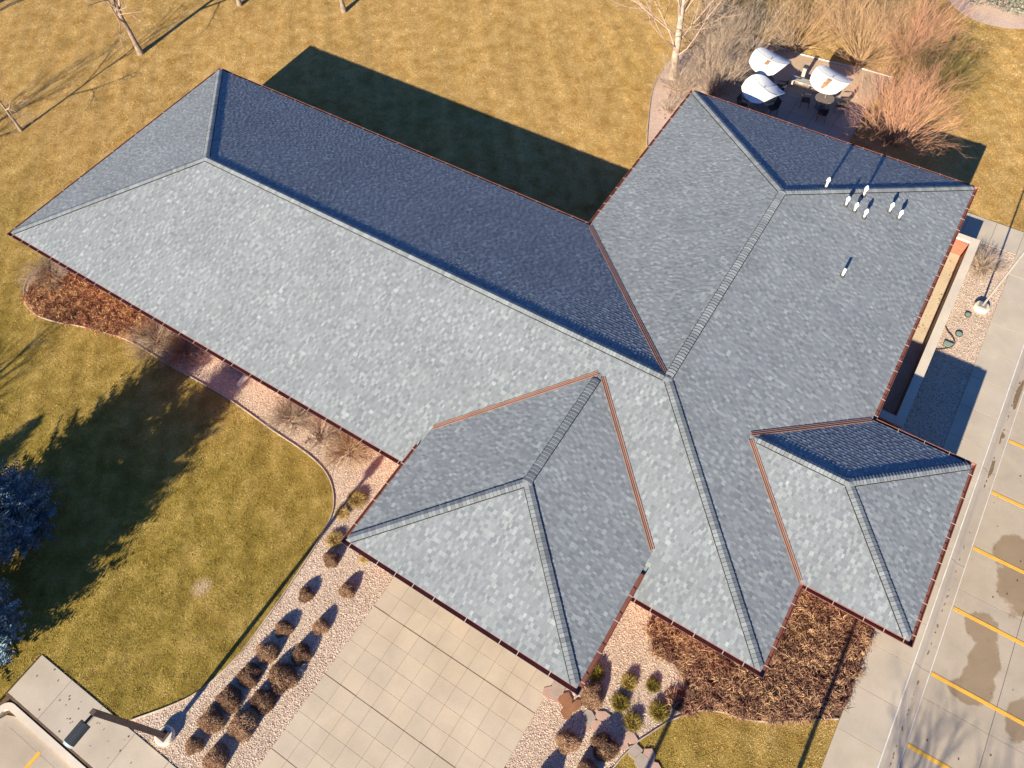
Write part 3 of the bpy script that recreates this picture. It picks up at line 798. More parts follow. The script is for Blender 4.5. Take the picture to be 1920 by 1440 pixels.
# ---- shingle tabs
rs = random.Random(11)
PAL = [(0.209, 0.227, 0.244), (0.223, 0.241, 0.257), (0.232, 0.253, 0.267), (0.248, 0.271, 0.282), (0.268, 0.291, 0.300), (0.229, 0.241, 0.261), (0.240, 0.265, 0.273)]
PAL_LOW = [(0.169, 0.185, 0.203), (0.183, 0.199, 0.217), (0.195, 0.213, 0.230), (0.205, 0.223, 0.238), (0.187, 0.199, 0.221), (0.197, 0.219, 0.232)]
EXPO = 0.143
tabs = []
for fname, f in FACES.items():
    P0, d, n, L, kl, kr, Rn, z0 = f
    rows = int(Rn / (EXPO * COS)) + 1
    for j in range(rows):
        r0 = j * EXPO * COS; r1 = min(r0 + EXPO * COS, Rn)
        if r1 - r0 < 0.02: continue
        lo0, lo1, hi0, hi1 = kl * r0, kl * r1, L - kr * r0, L - kr * r1
        a = min(lo0, lo1) - rs.uniform(0, 0.3); end = max(hi0, hi1)
        up = False
        while a < end:
            wd = (rs.choice((0.085, 0.11, 0.12, 0.13, 0.15, 0.19)) if not up else rs.choice((0.075, 0.10, 0.12, 0.16, 0.22))) * rs.uniform(0.9, 1.1); up = not up if rs.random() < 0.85 else up
            a2 = a + wd
            q0, q1 = max(a, lo0), min(a2, hi0); u0, u1 = max(a, lo1), min(a2, hi1)
            aa = a; a = a2
            if q1 - q0 < 0.004 and u1 - u0 < 0.004: continue
            q1 = max(q0 + 0.001, q1); u1 = max(u0 + 0.001, u1)
            if q0 > hi0: q0 = q1 = hi0
            if u0 > hi1: u0 = u1 = hi1
            if q1 < lo0: q0 = q1 = lo0
            if u1 < lo1: u0 = u1 = lo1
            cx, cy, cz = face_pt(f, (q0 + q1) / 2, (r0 + r1) / 2)
            if fname == 'south' and z_port(cx, cy) > cz + 0.12: continue
            if fname == 'east' and z_se(cx, cy) > cz + 0.12: continue
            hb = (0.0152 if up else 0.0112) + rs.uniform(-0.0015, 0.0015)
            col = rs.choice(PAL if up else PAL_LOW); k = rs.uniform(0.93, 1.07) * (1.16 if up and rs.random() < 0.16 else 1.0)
            g3 = 0.0015
            V = [face_pt(f, q0 + g3, r0, hb), face_pt(f, q1 - g3, r0, hb), face_pt(f, u1 - g3, r1, 0.004), face_pt(f, u0 + g3, r1, 0.004),
                 face_pt(f, q0 + g3, r0, -0.002), face_pt(f, q1 - g3, r0, -0.002), face_pt(f, u1 - g3, r1, -0.002), face_pt(f, u0 + g3, r1, -0.002)]
            tabs.append((V, (col[0] * k, col[1] * k, col[2] * k), (Vector((cx, cy, cz)) - CAM).length, (cx, cy, cz)))
TABF = [(0, 1, 2, 3), (4, 5, 1, 0), (5, 6, 2, 1), (7, 4, 0, 3)]
def tinted(name, items, faces, mat):
    mb = MB(); cols = []
    for V, c in items:
        mb.add(V, faces); cols += [(*c, 1.0)] * len(faces)
    me = mb.mesh(name, mat)
    at = me.attributes.new('tint', 'FLOAT_COLOR', 'FACE')
    at.data.foreach_set('color', np.asarray(cols, np.float32).ravel())
    return me
# the 300 tabs that show largest (nearest the camera, in view) are pieces of their own
tabs.sort(key=lambda t: t[2])
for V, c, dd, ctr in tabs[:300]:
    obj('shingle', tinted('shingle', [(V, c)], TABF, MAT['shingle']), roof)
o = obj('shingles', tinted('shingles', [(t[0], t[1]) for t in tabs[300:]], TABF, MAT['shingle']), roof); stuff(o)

# ---- ridges and hips: black vent strip with overlapping cap pieces
def down_dir(f, t):                                  # direction in the face, square to the line, pointing down the slope
    d, n = f[1], f[2]
    nrm = Vector((-n[0] * SL, -n[1] * SL, 1)).normalized()
    w = nrm.cross(t).normalized()
    if w.z > 0: w = -w
    return w, nrm
ZR = H + W/2 * SL; ZS = H + SW/2 * SL; ZP = H + DZ + PW/2 * SL
E_ = (LW - W/2, W/2, ZR); C_ = (W/2, W/2, ZR); Hn = (LW - W/2, LE - W/2, ZR)
S3 = (LW + SU - SW/2, SV0 + SW/2, ZS); S4 = (LW - SW/2, SV0 + SW/2, ZS)
P3 = (PX0 + PW/2, PYF + PW/2, ZP); P4 = (PX0 + PW/2, B_ + PW/2 , ZP)
RIDGES = [  # low end first
 ((0, 0, H), C_, 'south', 'west'), ((0, W, H), C_, 'west', 'north'), (C_, E_, 'south', 'north'),
 ((LW, 0, H), E_, 'south', 'east'), (Hn, E_, 'east', 'inner_west'), ((LW - W, LE, H), Hn, 'inner_west', 'north_end'), ((LW, LE, H), Hn, 'north_end', 'east'),
 ((LW + SU, SV0 + SW, H), S3, 'se_north', 'se_east'), ((LW + SU, SV0, H), S3, 'se_east', 'se_south'), (S3, S4, 'se_north', 'se_south'),
 ((PX0, PYF, H + DZ), P3, 'p_west', 'p_south'), ((PX0 + PW, PYF, H + DZ), P3, 'p_south', 'p_east'), (P3, P4, 'p_west', 'p_east')]
caps = []
VB, CT = 0.175, 0.146
for A, B, f1, f2 in RIDGES:
    A = Vector(A); B = Vector(B); t = (B - A).normalized(); L = (B - A).length
    w1, n1 = down_dir(FACES[f1], t); w2, n2 = down_dir(FACES[f2], t); up = (n1 + n2).normalized()
    s0 = 0.16 if A.z < H + 1.0 else 0.0
    s1 = L - (0.12 if B not in (Vector(P4), Vector(S4)) else 0.35)
    hv = 0.034
    mb = MB()
    P = []
    for s in (s0, s1):
        p = A + t * s
        P += [p + w1 * VB - n1 * 0.01, p + w1 * VB + n1 * hv, p + up * (hv + 0.002), p + w2 * VB + n2 * hv, p + w2 * VB - n2 * 0.01]
    mb.add(P, [(0, 1, 6, 5), (1, 2, 7, 6), (2, 3, 8, 7), (3, 4, 9, 8), (0, 4, 3, 2, 1), (5, 6, 7, 8, 9)])
    mb.build('ridge_vent', MAT['vent_black'], roof)
    k = int((s1 - s0) / 0.142)
    for i in range(k):
        e = (s1 - s0) / k; a = s0 + i * e; b = a + e - 0.013
        p = A + t * a; q = A + t * b
        jw = rs.uniform(-0.004, 0.004); tk = rs.uniform(0.020, 0.026)
        def sec(p, h):
            return [p + w1 * (CT + jw) + n1 * (hv - 0.004), p + w1 * (CT + jw) + n1 * (hv + h), p + w1 * 0.05 + n1 * (hv + h + 0.004), p + up * (hv + h + 0.008), p + w2 * 0.05 + n2 * (hv + h + 0.004), p + w2 * (CT + jw) + n2 * (hv + h), p + w2 * (CT + jw) + n2 * (hv - 0.004)]
        V = sec(p, tk) + sec(q, 0.003)
        col = rs.choice(PAL); kk = rs.uniform(0.74, 1.04)
        caps.append((V, tuple(c * kk for c in col), (p - CAM).length))
CAPF = [(i, i + 1, i + 8, i + 7) for i in range(6)] + [(6, 5, 4, 3, 2, 1, 0)]
caps.sort(key=lambda c: c[2])
for V, c, dd in caps[:300]:
    obj('ridge_cap', tinted('ridge_cap', [(V, c)], CAPF, MAT['shingle']), roof)
o = obj('ridge_caps', tinted('ridge_caps', [(c[0], c[1]) for c in caps[300:]], CAPF, MAT['shingle']), roof); stuff(o)
# blunt cap knots where three ridges meet
for P in (C_, E_, Hn, S3, P3):
    mb = MB(); q = Vector(P) + Vector((0, 0, 0.052))
    ring_ = [q + Vector((math.cos(a) * 0.2, math.sin(a) * 0.2, -0.055)) for a in np.linspace(0, 2 * math.pi, 9)[:-1]]
    mb.add([q] + ring_, [(0, i + 1, (i + 1) % 8 + 1) for i in range(8)])
    me = mb.mesh('ridge_knot', MAT['shingle']); at = me.attributes.new('tint', 'FLOAT_COLOR', 'FACE'); at.data.foreach_set('color', [0.21, 0.225, 0.235, 1] * 8)
    obj('ridge_knot', me, roof)

# ---- copper valleys
def valley(A, B, f1, f2, s0, s1):
    A = Vector(A); B = Vector(B); t = (B - A).normalized(); L = (B - A).length
    w1, n1 = down_dir(FACES[f1], t); w2, n2 = down_dir(FACES[f2], t); w1 = -w1; w2 = -w2; up = (n1 + n2).normalized()
    mb = MB(); hh = 0.024; P = []; wd = 0.088
    for s in (s0, L - s1):
        p = A + t * s
        P += [p + w1 * wd + n1 * 0.0, p + w1 * wd + n1 * (hh + 0.014), p + w1 * (wd - 0.018) + n1 * (hh + 0.014), p + w1 * (wd - 0.022) + n1 * hh, p + w1 * 0.014 + n1 * hh, p + up * (hh + 0.035),
              p + w2 * 0.014 + n2 * hh, p + w2 * (wd - 0.022) + n2 * hh, p + w2 * (wd - 0.018) + n2 * (hh + 0.014), p + w2 * wd + n2 * (hh + 0.014), p + w2 * wd]
    k = 11
    mb.add(P, [(i, i + 1, i + k + 1, i + k) for i in range(k - 1)] + [tuple(range(k)), tuple(range(k, 2 * k))[::-1]])
    return mb.build('valley_flashing', MAT['copper'], roof)
valley((LW - W, W, H), E_, 'north', 'inner_west', 0.05, 0.25)
valley((PX0, B_, H + DZ), P4, 'south', 'p_west', 0.05, 0.12)
valley((PX0 + PW, B_, H + DZ), P4, 'south', 'p_east', 0.05, 0.22)
valley((LW, SV0 + SW, H), S4, 'east', 'se_north', 0.05, 0.08)
valley((LW, SV0, H), S4, 'east', 'se_south', 0.05, 0.2)

# ---- gutters with strap brackets
def gutter(A, B, n, z, m0=0.0, m1=0.0, step=0.8, straps=True):      # n: outward
    A = Vector((*A, z)); B = Vector((*B, z)); t = (B - A).normalized(); n = Vector((*n, 0)); L = (B - A).length
    prof = [(0.0, 0.0), (0.0, -0.125), (0.115, -0.125), (0.135, -0.02), (0.155, -0.012), (0.155, -0.028), (0.146, -0.028), (0.126, -0.137), (-0.012, -0.137), (-0.012, 0.0)]
    mb = MB(); k = len(prof); P = []
    for s, mi in ((0.0, m0), (L, m1)):
        sg = -1 if s == 0 else 1
        for o_, z_ in prof:
            P.append(A + t * (s + sg * mi * o_) + n * o_ + Vector((0, 0, z_ - 0.012)))
    mb.add(P, [(i, (i + 1) % k, (i + 1) % k + k, i + k) for i in range(k)] + [tuple(range(k))[::-1], tuple(range(k, 2 * k))])
    g = bpart(mb, 'gutter', MAT['gutter'])
    if straps:
        s = 0.25
        me = None
        while s < L - 0.1:
            p = A + t * s
            a = p - n * 0.06 + Vector((0, 0, 0.020)); b = p + n * 0.158 + Vector((0, 0, 0.0))
            MB().bar(a, b, 0.024, 0.007).build('gutter_strap', MAT['strap'], g)
            s += step * rs.uniform(0.6, 1.4)
    return g
gutter((0, 0), (PX0, 0), (0, -1), H, 1, 0, 0.75)
gutter((PX0 + PW, 0), (LW, 0), (0, -1), H, 0, 1, 0.75)
gutter((0, W), (0, 0), (-1, 0), H, 1, 1, 1.6)
gutter((LW - W, W), (0, W), (0, 1), H, -1, 1, 0.95)
gutter((LW - W, LE), (LW - W, W), (-1, 0), H, 1, -1, 0.8)
gutter((LW, LE), (LW - W, LE), (0, 1), H, 1, 1, 1.0)
gutter((LW, 0), (LW, SV0), (1, 0), H, 1, -1, 0.75)
gutter((LW, SV0 + SW), (LW, LE), (1, 0), H, -1, 1, 0.8)
gutter((LW, SV0), (LW + SU, SV0), (0, -1), H, -1, 1, 0.85)
gutter((LW + SU, SV0), (LW + SU, SV0 + SW), (1, 0), H, 1, 1, 0.85)
gutter((LW + SU, SV0 + SW), (LW, SV0 + SW), (0, 1), H, 1, -1, 0.85)
gutter((PX0, PYF), (PX0 + PW, PYF), (0, -1), H + DZ, 1, 1, 1.0)
gutter((PX0, 0.75), (PX0, PYF), (-1, 0), H + DZ, 0, 1, 0.95)
gutter((PX0 + PW, PYF), (PX0 + PW, 0.75), (1, 0), H + DZ, 1, 0, 0.95)
fas = MB()
for A, B in (((PX0 + 0.005, PYF), (PX0 + 0.025, B_)), ((PX0 + PW - 0.025, PYF), (PX0 + PW - 0.005, B_)), ((PX0 + 0.025, PYF + 0.005), (PX0 + PW - 0.025, PYF + 0.025))):
    fas.box(A[0], B[0], A[1], B[1], H + DZ - 0.17, H + DZ - 0.004)
bpart(fas, 'fascia', MAT['fascia'])

# ---- roof vents
VENTS = [((32.53, 20.24), 0.60, 0, 'white vent pipe on the shaded north slope'), ((34.10, 20.97), 0.62, 0, None), ((33.64, 19.85), 0.55, 0, None), ((34.07, 19.84), 0.55, 0, None),
         ((34.55, 19.84), 0.55, 0, None), ((35.39, 21.04), 0.58, 0, None), ((35.87, 21.00), 0.55, 0, None), ((34.88, 16.29), 0.50, 1, 'plain white vent pipe standing apart from the others')]
for (x, y), h, plain, lab in VENTS:
    z = H + SL * min(LW - x, LE - y)
    if plain: prof = [(0.06, 0), (0.06, h - 0.02), (0.052, h)]
    else: prof = [(0.058, 0.0), (0.058, h - 0.20), (0.086, h - 0.17), (0.088, h - 0.08), (0.055, h - 0.02), (0.03, h + 0.04)]
    v = bpart(MB().lathe(prof, (x, y, z - 0.03), 14), 'vent_pipe', MAT['pvc'], smooth=True)
    if lab: v['label'] = lab
    nn = Vector((SL, 0, 1)).normalized() if LW - x < LE - y else Vector((0, SL, 1)).normalized()
    MB().lathe([(0.10, -0.02), (0.10, 0.035), (0.075, 0.075), (0.062, 0.10)], (x, y, z), 12).build('pipe_boot', MAT['boot'], v)

# ================================================================== COURTYARD WALL
cw = empty('courtyard_wall', (39.5, 18.4, 0)); tag(cw, 'low courtyard wall with a pale cap along the east eave', 'wall')
CO = (-39.5, -18.4, 0)
HC = 1.05
MB().box(39.34, 39.64, 12.56, 24.30, 0.0, HC - 0.1).build('plaster_wall', MAT['plaster'], cw, CO)
MB().box(37.56, 39.338, 24.05, 24.298, 0.0, HC - 0.1).build('brick_wall', MAT['brick'], cw, CO)
MB().box(37.56, 39.338, 12.562, 12.84, 0.0, HC - 0.1).build('brick_wall', MAT['brick'], cw, CO)
y = 12.50
for k in range(8):
    MB().box(39.30, 39.68, 12.5 + 1.481 * k + 0.003, 12.5 + 1.481 * (k + 1) - 0.003, HC - 0.098, HC + (0.001 * (k % 2))).build('cap_stone', MAT['cap'], cw, CO)
MB().box(37.57, 39.297, 24.02, 24.34, HC - 0.098, HC).build('cap_stone', MAT['cap'], cw, CO)
MB().box(37.57, 39.297, 12.50, 12.88, HC - 0.098, HC).build('cap_stone', MAT['cap'], cw, CO)
court = MB().prism([(37.5, 12.85), (39.35, 12.85), (39.35, 24.1), (37.5, 24.1)], -0.05, 0.018).build('courtyard_floor', MAT['court'])
struct(court, 'stained concrete floor inside the courtyard wall')
rq = random.Random(2)
mb = MB()
for _ in range(22):
    k = rq.choice([(39.15, 22.6, .12, .5), (39.1, 20.9, .12, .35), (38.8, 18.9, .2, .12), (39.1, 19.4, .1, .3), (39.0, 15.5, .2, 1.5)])
    x = min(rq.gauss(k[0], k[2]), 39.3); y = rq.gauss(k[1], k[3]); s = rq.uniform(0.02, 0.05); a = rq.uniform(0, 6.28)
    c, s2 = math.cos(a) * s, math.sin(a) * s
    mb.add([(x - c, y - s2, 0.022), (x + s2 * .6, y - c * .6, 0.03), (x + c, y + s2, 0.024), (x - s2 * .6, y + c * .6, 0.036)], [(0, 1, 2, 3)])
stuff(mb.build('leaf_litter', MAT['deadleaf_red']), 'dead leaves blown against the inside of the courtyard wall', 'litter')

# ================================================================== LAMP POSTS
def lamp_post(x, y, h, base_h, pole_mat, head_dir, label):
    t = empty('lamp_post', (x, y, 0)); tag(t, label, 'lamp post', 'parking lot lamp posts')
    MB().lathe([(0.33, -0.1), (0.33, base_h - 0.04), (0.29, base_h)], n=24).build('concrete_base', MAT['lampbase'], t)
    MB().box(-0.17, 0.17, -0.17, 0.17, base_h, base_h + 0.05).build('base_plate', pole_mat, t)
    w0, w1 = (0.088, 0.078) if pole_mat is not MAT['galv'] else (0.042, 0.037)
    P = [(i * w, j * w, z) for z, w in ((base_h + 0.05, w0), (h, w1)) for i, j in ((-1, -1), (1, -1), (1, 1), (-1, 1))]
    MB().add(P, [(3, 2, 1, 0), (4, 5, 6, 7), (0, 1, 5, 4), (1, 2, 6, 5), (2, 3, 7, 6), (3, 0, 4, 7)]).build('pole', pole_mat, t)
    d = Vector((math.cos(head_dir), math.sin(head_dir), 0))
    MB().bar(d * 0.05 + Vector((0, 0, h - 0.12)), d * 0.34 + Vector((0, 0, h - 0.10)), 0.07, 0.07).build('arm', pole_mat, t)
    # housing: half barrel lying along d
    s = d.cross(Vector((0, 0, 1))); mb = MB(); n = 9; P = []
    for q in (0.34, 0.98):
        for k in range(n):
            a = math.pi * k / (n - 1)
            P.append(d * q + s * 0.19 * math.cos(a) + Vector((0, 0, h - 0.16 + 0.20 * math.sin(a))))
    mb.add(P, [(k, k + 1, k + 1 + n, k + n) for k in range(n - 1)] + [tuple(range(n)), tuple(range(n, 2 * n))[::-1], (0, n, 2 * n - 1, n - 1)])
    hd = mb.build('lamp_head', MAT['lampgrey'], t)
    mb = MB(); P = []
    for q, w in ((0.982, 1.0), (1.06, 0.8)):
        for k in range(n):
            a = math.pi * k / (n - 1)
            P.append(d * q + s * 0.185 * w * math.cos(a) + Vector((0, 0, h - 0.155 + 0.19 * w * math.sin(a))))
    mb.add(P, [(k, k + 1, k + 1 + n, k + n) for k in range(n - 1)] + [tuple(range(n))[::-1], tuple(range(n, 2 * n))])
    mb.build('end_cap', MAT['lens'], hd)
    MB().bar(d * 0.36 + Vector((0, 0, h + 0.045)), d * 0.96 + Vector((0, 0, h + 0.045)), 0.02, 0.02).build('fin', MAT['lampgrey'], hd)
    return t
lamp_post(21.80, -12.20, 5.15, 0.24, MAT['bronze'], R(-90), 'bronze lamp post leaning into view beside the front lawn and walk')
lamp_post(40.95, 21.32, 6.3, 0.2, MAT['galv'], R(0), 'pale grey lamp post in the gravel strip by the courtyard wall')
lamp_post(36.75, -12.45, 4.7, 0.5, MAT['bronze'], R(-90), 'bronze lamp post south of the corner lawn, seen only by its shadow')
lamp_post(41.05, -9.2, 6.3, 0.5, MAT['bronze'], R(0), 'bronze lamp post at the south end of the east sidewalk, seen only by its shadow')

# ================================================================== WOODY PLANTS
def grow(mb, q, p, d, L, r, lev, spec):
    """recursive tapered branch; spec[lev] = (segments, sides, kids, kid length, kid angle, wobble, upward pull)"""
    seg, sides, kids, kl, ang, wob, pull = spec[lev]
    pts = [p]; rad = [r]; dd = d.copy(); dirs = [d.copy()]
    last = lev == len(spec) - 1
    for i in range(seg):
        dd = (dd + Vector((q.gauss(0, wob), q.gauss(0, wob), q.gauss(0, wob) + pull))).normalized()
        p = p + dd * L / seg
        if p.z < 0.03: p.z = 0.03
        pts.append(p); dirs.append(dd.copy()); t = (i + 1) / seg
        rad.append(r * ((1 - 0.62 * t) if not last else (1 - 0.8 * t)))
    mb.tube(pts, rad, sides, cap=False)
    if last: return
    for k in range(kids):
        t = (k + q.uniform(0.2, 1.0)) / kids
        t = 0.25 + 0.75 * t
        f = t * seg; i = min(int(f), seg - 1); u = f - i
        b = pts[i].lerp(pts[i + 1], u); bd = dirs[i + 1]
        ax = bd.cross(Vector((q.gauss(0, 1), q.gauss(0, 1), q.gauss(0, 1)))).normalized()
        nd = (Matrix.Rotation(ang * q.uniform(0.65, 1.3), 3, ax) @ bd).normalized()
        grow(mb, q, b, nd, L * kl * q.uniform(0.65, 1.25) * (1.15 - 0.5 * t), max(r * (1 - 0.6 * t) * 0.62, 0.0032), lev + 1, spec)

def bare_tree(x, y, h, r, seed, label, mat='bark', twig='twig', kids=9, group='bare trees on the lawn', dense=1.0, lean=(0, 0), start=0.27, limb=1.0):
    q = random.Random(seed)
    t = empty('bare_tree', (x, y, 0)); tag(t, label, 'tree', group)
    mb = MB()
    n = 8; pts = []; rad = []; c = Vector((0, 0, -0.1))
    for i in range(n + 1):
        u = i / n; pts.append(Vector((lean[0] * u * h + q.gauss(0, 0.012) * h * u, lean[1] * u * h + q.gauss(0, 0.012) * h * u, -0.1 + u * h * 0.8)))
        rad.append(r * ((1.45 if i == 0 else 1) - 0.82 * u))
    mb.tube(pts, rad, 9, cap=False)
    mb.build('trunk', MAT[mat], t, smooth=True)
    br = MB()
    spec = [(5, 5, int(6 * dense), 0.55, R(42), 0.10, 0.06), (4, 4, int(6 * dense), 0.5, R(40), 0.13, 0.05), (3, 3, 4, 0.5, R(38), 0.15, 0.04), (2, 3, 0, 0.4, 0, 0.15, 0.02)]
    for k in range(kids):
        u = start + (0.99 - start) * (k + q.uniform(0, 0.8)) / kids
        f = u * n; i = min(int(f), n - 1); b = pts[i].lerp(pts[i + 1], f - i)
        a = k * 2.4 + q.uniform(-0.5, 0.5); el = R(q.uniform(25, 50)) + u * 0.45
        d = Vector((math.cos(a) * math.cos(el), math.sin(a) * math.cos(el), math.sin(el)))
        grow(br, q, b, d, h * (0.46 - 0.22 * u), r * (0.52 - 0.30 * u) * limb, 0, spec)
    br.build('crown', MAT[twig], t, smooth=True)
    return t
bare_tree(-9.39, 15.46, 8.5, 0.17, 1, 'bare tree with a pale trunk on the lawn beyond the roof peak corner', 'bark', 'twig')
bare_tree(-10.05, 6.58, 6.5, 0.085, 2, 'slender young bare tree at the left edge of the picture', 'bark', 'twig', 8)
bare_tree(-7.4, 22.57, 8.0, 0.14, 3, 'bare tree cut off by the top edge, second from the corner tree')
bare_tree(-0.68, 25.41, 8.0, 0.15, 4, 'bare tree with a grey trunk at the top edge above the long roof shadow')
bare_tree(-11.8, -2.5, 7.0, 0.12, 5, 'bare tree left of the picture throwing the streak of shadow below the slender tree')
bare_tree(-22.5, 6.0, 8.0, 0.15, 6, 'bare tree far left throwing shadow into the top left corner')
bare_tree(3.6, -16.2, 6.4, 0.14, 7, 'bare tree left of the spruces throwing forked shadow at the bed edge')
bare_tree(44.3, -14.6, 7.4, 0.16, 8, 'bare tree south of the lot throwing soft shadow on its slabs', kids=11)
bare_tree(47.0, -17.5, 8.0, 0.16, 9, 'bare tree farther south of the lot, right of its neighbour', kids=11)
bare_tree(21.05, 29.75, 12.0, 0.235, 10, 'tall pale-barked bare tree rising from the gravel bed by the patio', 'bark_white', 'twig', 26, 'bare trees on the lawn', 1.25, (0, 0), 0.13, 0.42)

def bush(name, x, y, h, spread, nst, seed, mat, label, group, r0=0.016, cat='shrub', spec=None, elev=(25, 88), base=0.35):
    q = random.Random(seed); mb = MB()
    t = empty(name, (x, y, 0)); tag(t, label, cat, group)
    spec = spec or [(5, 4, 7, 0.50, R(30), 0.10, 0.02), (3, 3, 6, 0.5, R(34), 0.14, 0.03), (2, 3, 0, 0.4, 0, 0.12, 0.02)]
    for k in range(nst):
        a = q.uniform(0, 6.283); u = q.random() ** 0.6
        el = R(elev[1]) * (1 - u) + R(elev[0]) * u
        d = Vector((math.cos(a) * math.cos(el), math.sin(a) * math.cos(el), math.sin(el)))
        L = (h * math.sin(el) ** 2 + spread * math.cos(el) ** 2) * q.uniform(0.55, 0.85)
        p = Vector((math.cos(a) * base * u, math.sin(a) * base * u, 0.0))
        grow(mb, q, p, d, L, r0 * q.uniform(0.7, 1.2), 0, spec)
    mb.build('stems', MAT[mat], t)
    # the dead leaf litter caught among the stems
    lm = MB()
    for k in range(60):
        a = q.uniform(0, 6.283); rr_ = abs(q.gauss(0, 0.45 * spread * 0.6)); s = q.uniform(0.03, 0.08); b = q.uniform(0, 6.283)
        cx, cy = math.cos(a) * rr_, math.sin(a) * rr_; z = q.uniform(0.02, 0.07)
        lm.add([(cx + s * math.cos(b), cy + s * math.sin(b), z), (cx + s * math.cos(b + 2), cy + s * math.sin(b + 2), z + 0.02), (cx + s * math.cos(b + 4), cy + s * math.sin(b + 4), z)], [(0, 1, 2)])
    lm.build('fallen_leaves', MAT['deadleaf'], t)
    return t
NG = 'bare shrubs around the patio'
bush('bare_shrub', 33.95, 30.5, 5.0, 4.4, 100, 21, 'twig_orange', 'large orange-twigged bare shrub at the north eave, right of the umbrellas', NG)
bush('bare_shrub', 30.1, 36.5, 5.0, 3.4, 60, 22, 'twig_tan', 'tall tan bare shrub behind the rightmost white umbrella', NG)
bush('bare_shrub', 32.3, 38.2, 5.0, 3.5, 66, 27, 'twig_orange', 'orange-twigged bare shrub behind, second from the top right lawn', NG)
bush('bare_shrub', 26.2, 35.9, 4.4, 2.9, 54, 23, 'twig_tan', 'tan bare shrub behind the upper left umbrella', NG)
bush('bare_shrub', 34.6, 36.0, 3.4, 2.8, 60, 24, 'twig_olive', 'dark olive bare shrub between the orange shrub and the open lawn', NG, 0.018)
bush('bare_shrub', 22.7, 31.9, 4.0, 3.3, 70, 25, 'twig_grey', 'big grey-brown bare shrub just right of the pale tree trunk', NG)
bush('bare_shrub', 23.9, 29.6, 2.5, 2.5, 80, 26, 'twig_grey', 'lower grey-brown bare shrub between the pale tree and the roof corner', NG)
bush('bare_shrub', 24.2, 34.2, 3.8, 2.8, 60, 28, 'twig_grey', 'grey bare shrub at the back corner of the patio', NG)
bush('bare_shrub', 22.3, 26.9, 0.9, 1.3, 26, 29, 'twig_grey', 'thin low grey shrub in the pink gravel against the west eave', NG, 0.010)
bush('bare_shrub', 26.0, 28.0, 1.0, 0.9, 22, 30, 'twig_grey', 'small shrub in the shade under the roof corner by the patio', NG, 0.010)
bush('bare_shrub', 21.9, 29.0, 1.8, 2.1, 60, 43, 'twig_grey', 'low grey shrub at the foot of the pale tree', NG, 0.010)
bush('bare_shrub', 21.7, 34.0, 3.4, 3.0, 60, 41, 'twig_grey', 'grey bare shrub behind the pale tree at the top edge', NG)
bush('bare_shrub', 28.3, 38.6, 4.2, 3.0, 50, 42, 'twig_tan', 'tan bare shrub at the top edge between the two tan ones', NG)
SG = 'low bare shrubs in the south gravel bed'
GS = [(4, 3, 8, 0.5, R(32), 0.12, 0.0), (3, 3, 0, 0.5, 0, 0.15, 0.02)]
bush('low_shrub', 0.75, -0.1, 0.9, 1.7, 190, 31, 'twig_grey', 'grey low shrub at the far west tip of the gravel bed', SG, 0.008, spec=GS, elev=(8, 70))
bush('low_shrub', 8.6, -0.05, 0.8, 1.9, 230, 32, 'twig_grey', 'pale grey low shrub next to the rust brown perennials', SG, 0.008, spec=GS, elev=(8, 70))
bush('low_shrub', 10.1, 0.1, 0.8, 1.6, 200, 33, 'twig_tan', 'tan low shrub second after the rust brown perennials', SG, 0.008, spec=GS, elev=(8, 70))
bush('low_shrub', 17.0, 0.05, 0.9, 1.3, 190, 34, 'twig_grey', 'dark-centred grey shrub halfway along the south gravel bed', SG, 0.008, spec=GS, elev=(10, 75))
bush('low_shrub', 18.7, 0.0, 0.7, 1.1, 130, 35, 'twig_grey', 'sparse grey shrub just right of the dark-centred one', SG, 0.007, spec=GS, elev=(10, 75))
bush('low_shrub', 20.2, 0.15, 0.8, 1.4, 170, 36, 'twig_tan', 'reddish low shrub nearest the projecting roof in the gravel bed', SG, 0.008, spec=GS, elev=(10, 75))
bush('low_shrub', 40.35, 23.9, 0.9, 1.0, 150, 37, 'twig_grey', 'bare shrub in the gravel strip beside the courtyard wall corner', None, 0.008, spec=GS, elev=(15, 75))

# ---- rounded shrubs and grass clumps, one shape each, copied
def dome(seed, mat, n, h, r, w, name, droop=0.0):
    q = random.Random(seed); mb = MB()
    for _ in range(n):
        a = q.uniform(0, 6.283); el = math.asin(q.random() ** 0.8); k = q.uniform(0.62, 1.0) if q.random() < 0.5 else q.uniform(0.92, 1.04)
        d = Vector((math.cos(a) * math.cos(el) * r, math.sin(a) * math.cos(el) * r, math.sin(el) * h)) * k
        base = Vector((math.cos(a), math.sin(a), 0)) * q.uniform(0, 0.25) * r
        mid = base.lerp(d, 0.55) + Vector((q.gauss(0, .03), q.gauss(0, .03), q.uniform(0, 0.08) + droop * 0.3))
        tip = d + Vector((q.gauss(0, .04), q.gauss(0, .04), q.gauss(0, .03) - droop * q.random()))
        tip.z = max(tip.z, 0.02)
        s = Vector((-math.sin(a + q.uniform(-1, 1)), math.cos(a + q.uniform(-1, 1)), q.uniform(-0.5, 0.5))).normalized() * w
        mb.add([base - s * .6, base + s * .6, mid + s, mid - s, tip], [(0, 1, 2, 3), (3, 2, 4)])
    return mb.mesh(name, MAT[mat])
def core(seed, mat, h, r):
    q = random.Random(seed); mb = MB(); n = 12; prof = []
    mb.lathe([(r * 0.75, 0.0), (r * 0.82, h * 0.25), (r * 0.66, h * 0.55), (r * 0.34, h * 0.74), (0.02, h * 0.8)], n=n)
    mb.V = [(x * q.uniform(.85, 1.1), y * q.uniform(.85, 1.1), z * q.uniform(.9, 1.1)) for x, y, z in mb.V]
    return mb.mesh('inner_twigs', MAT[mat])
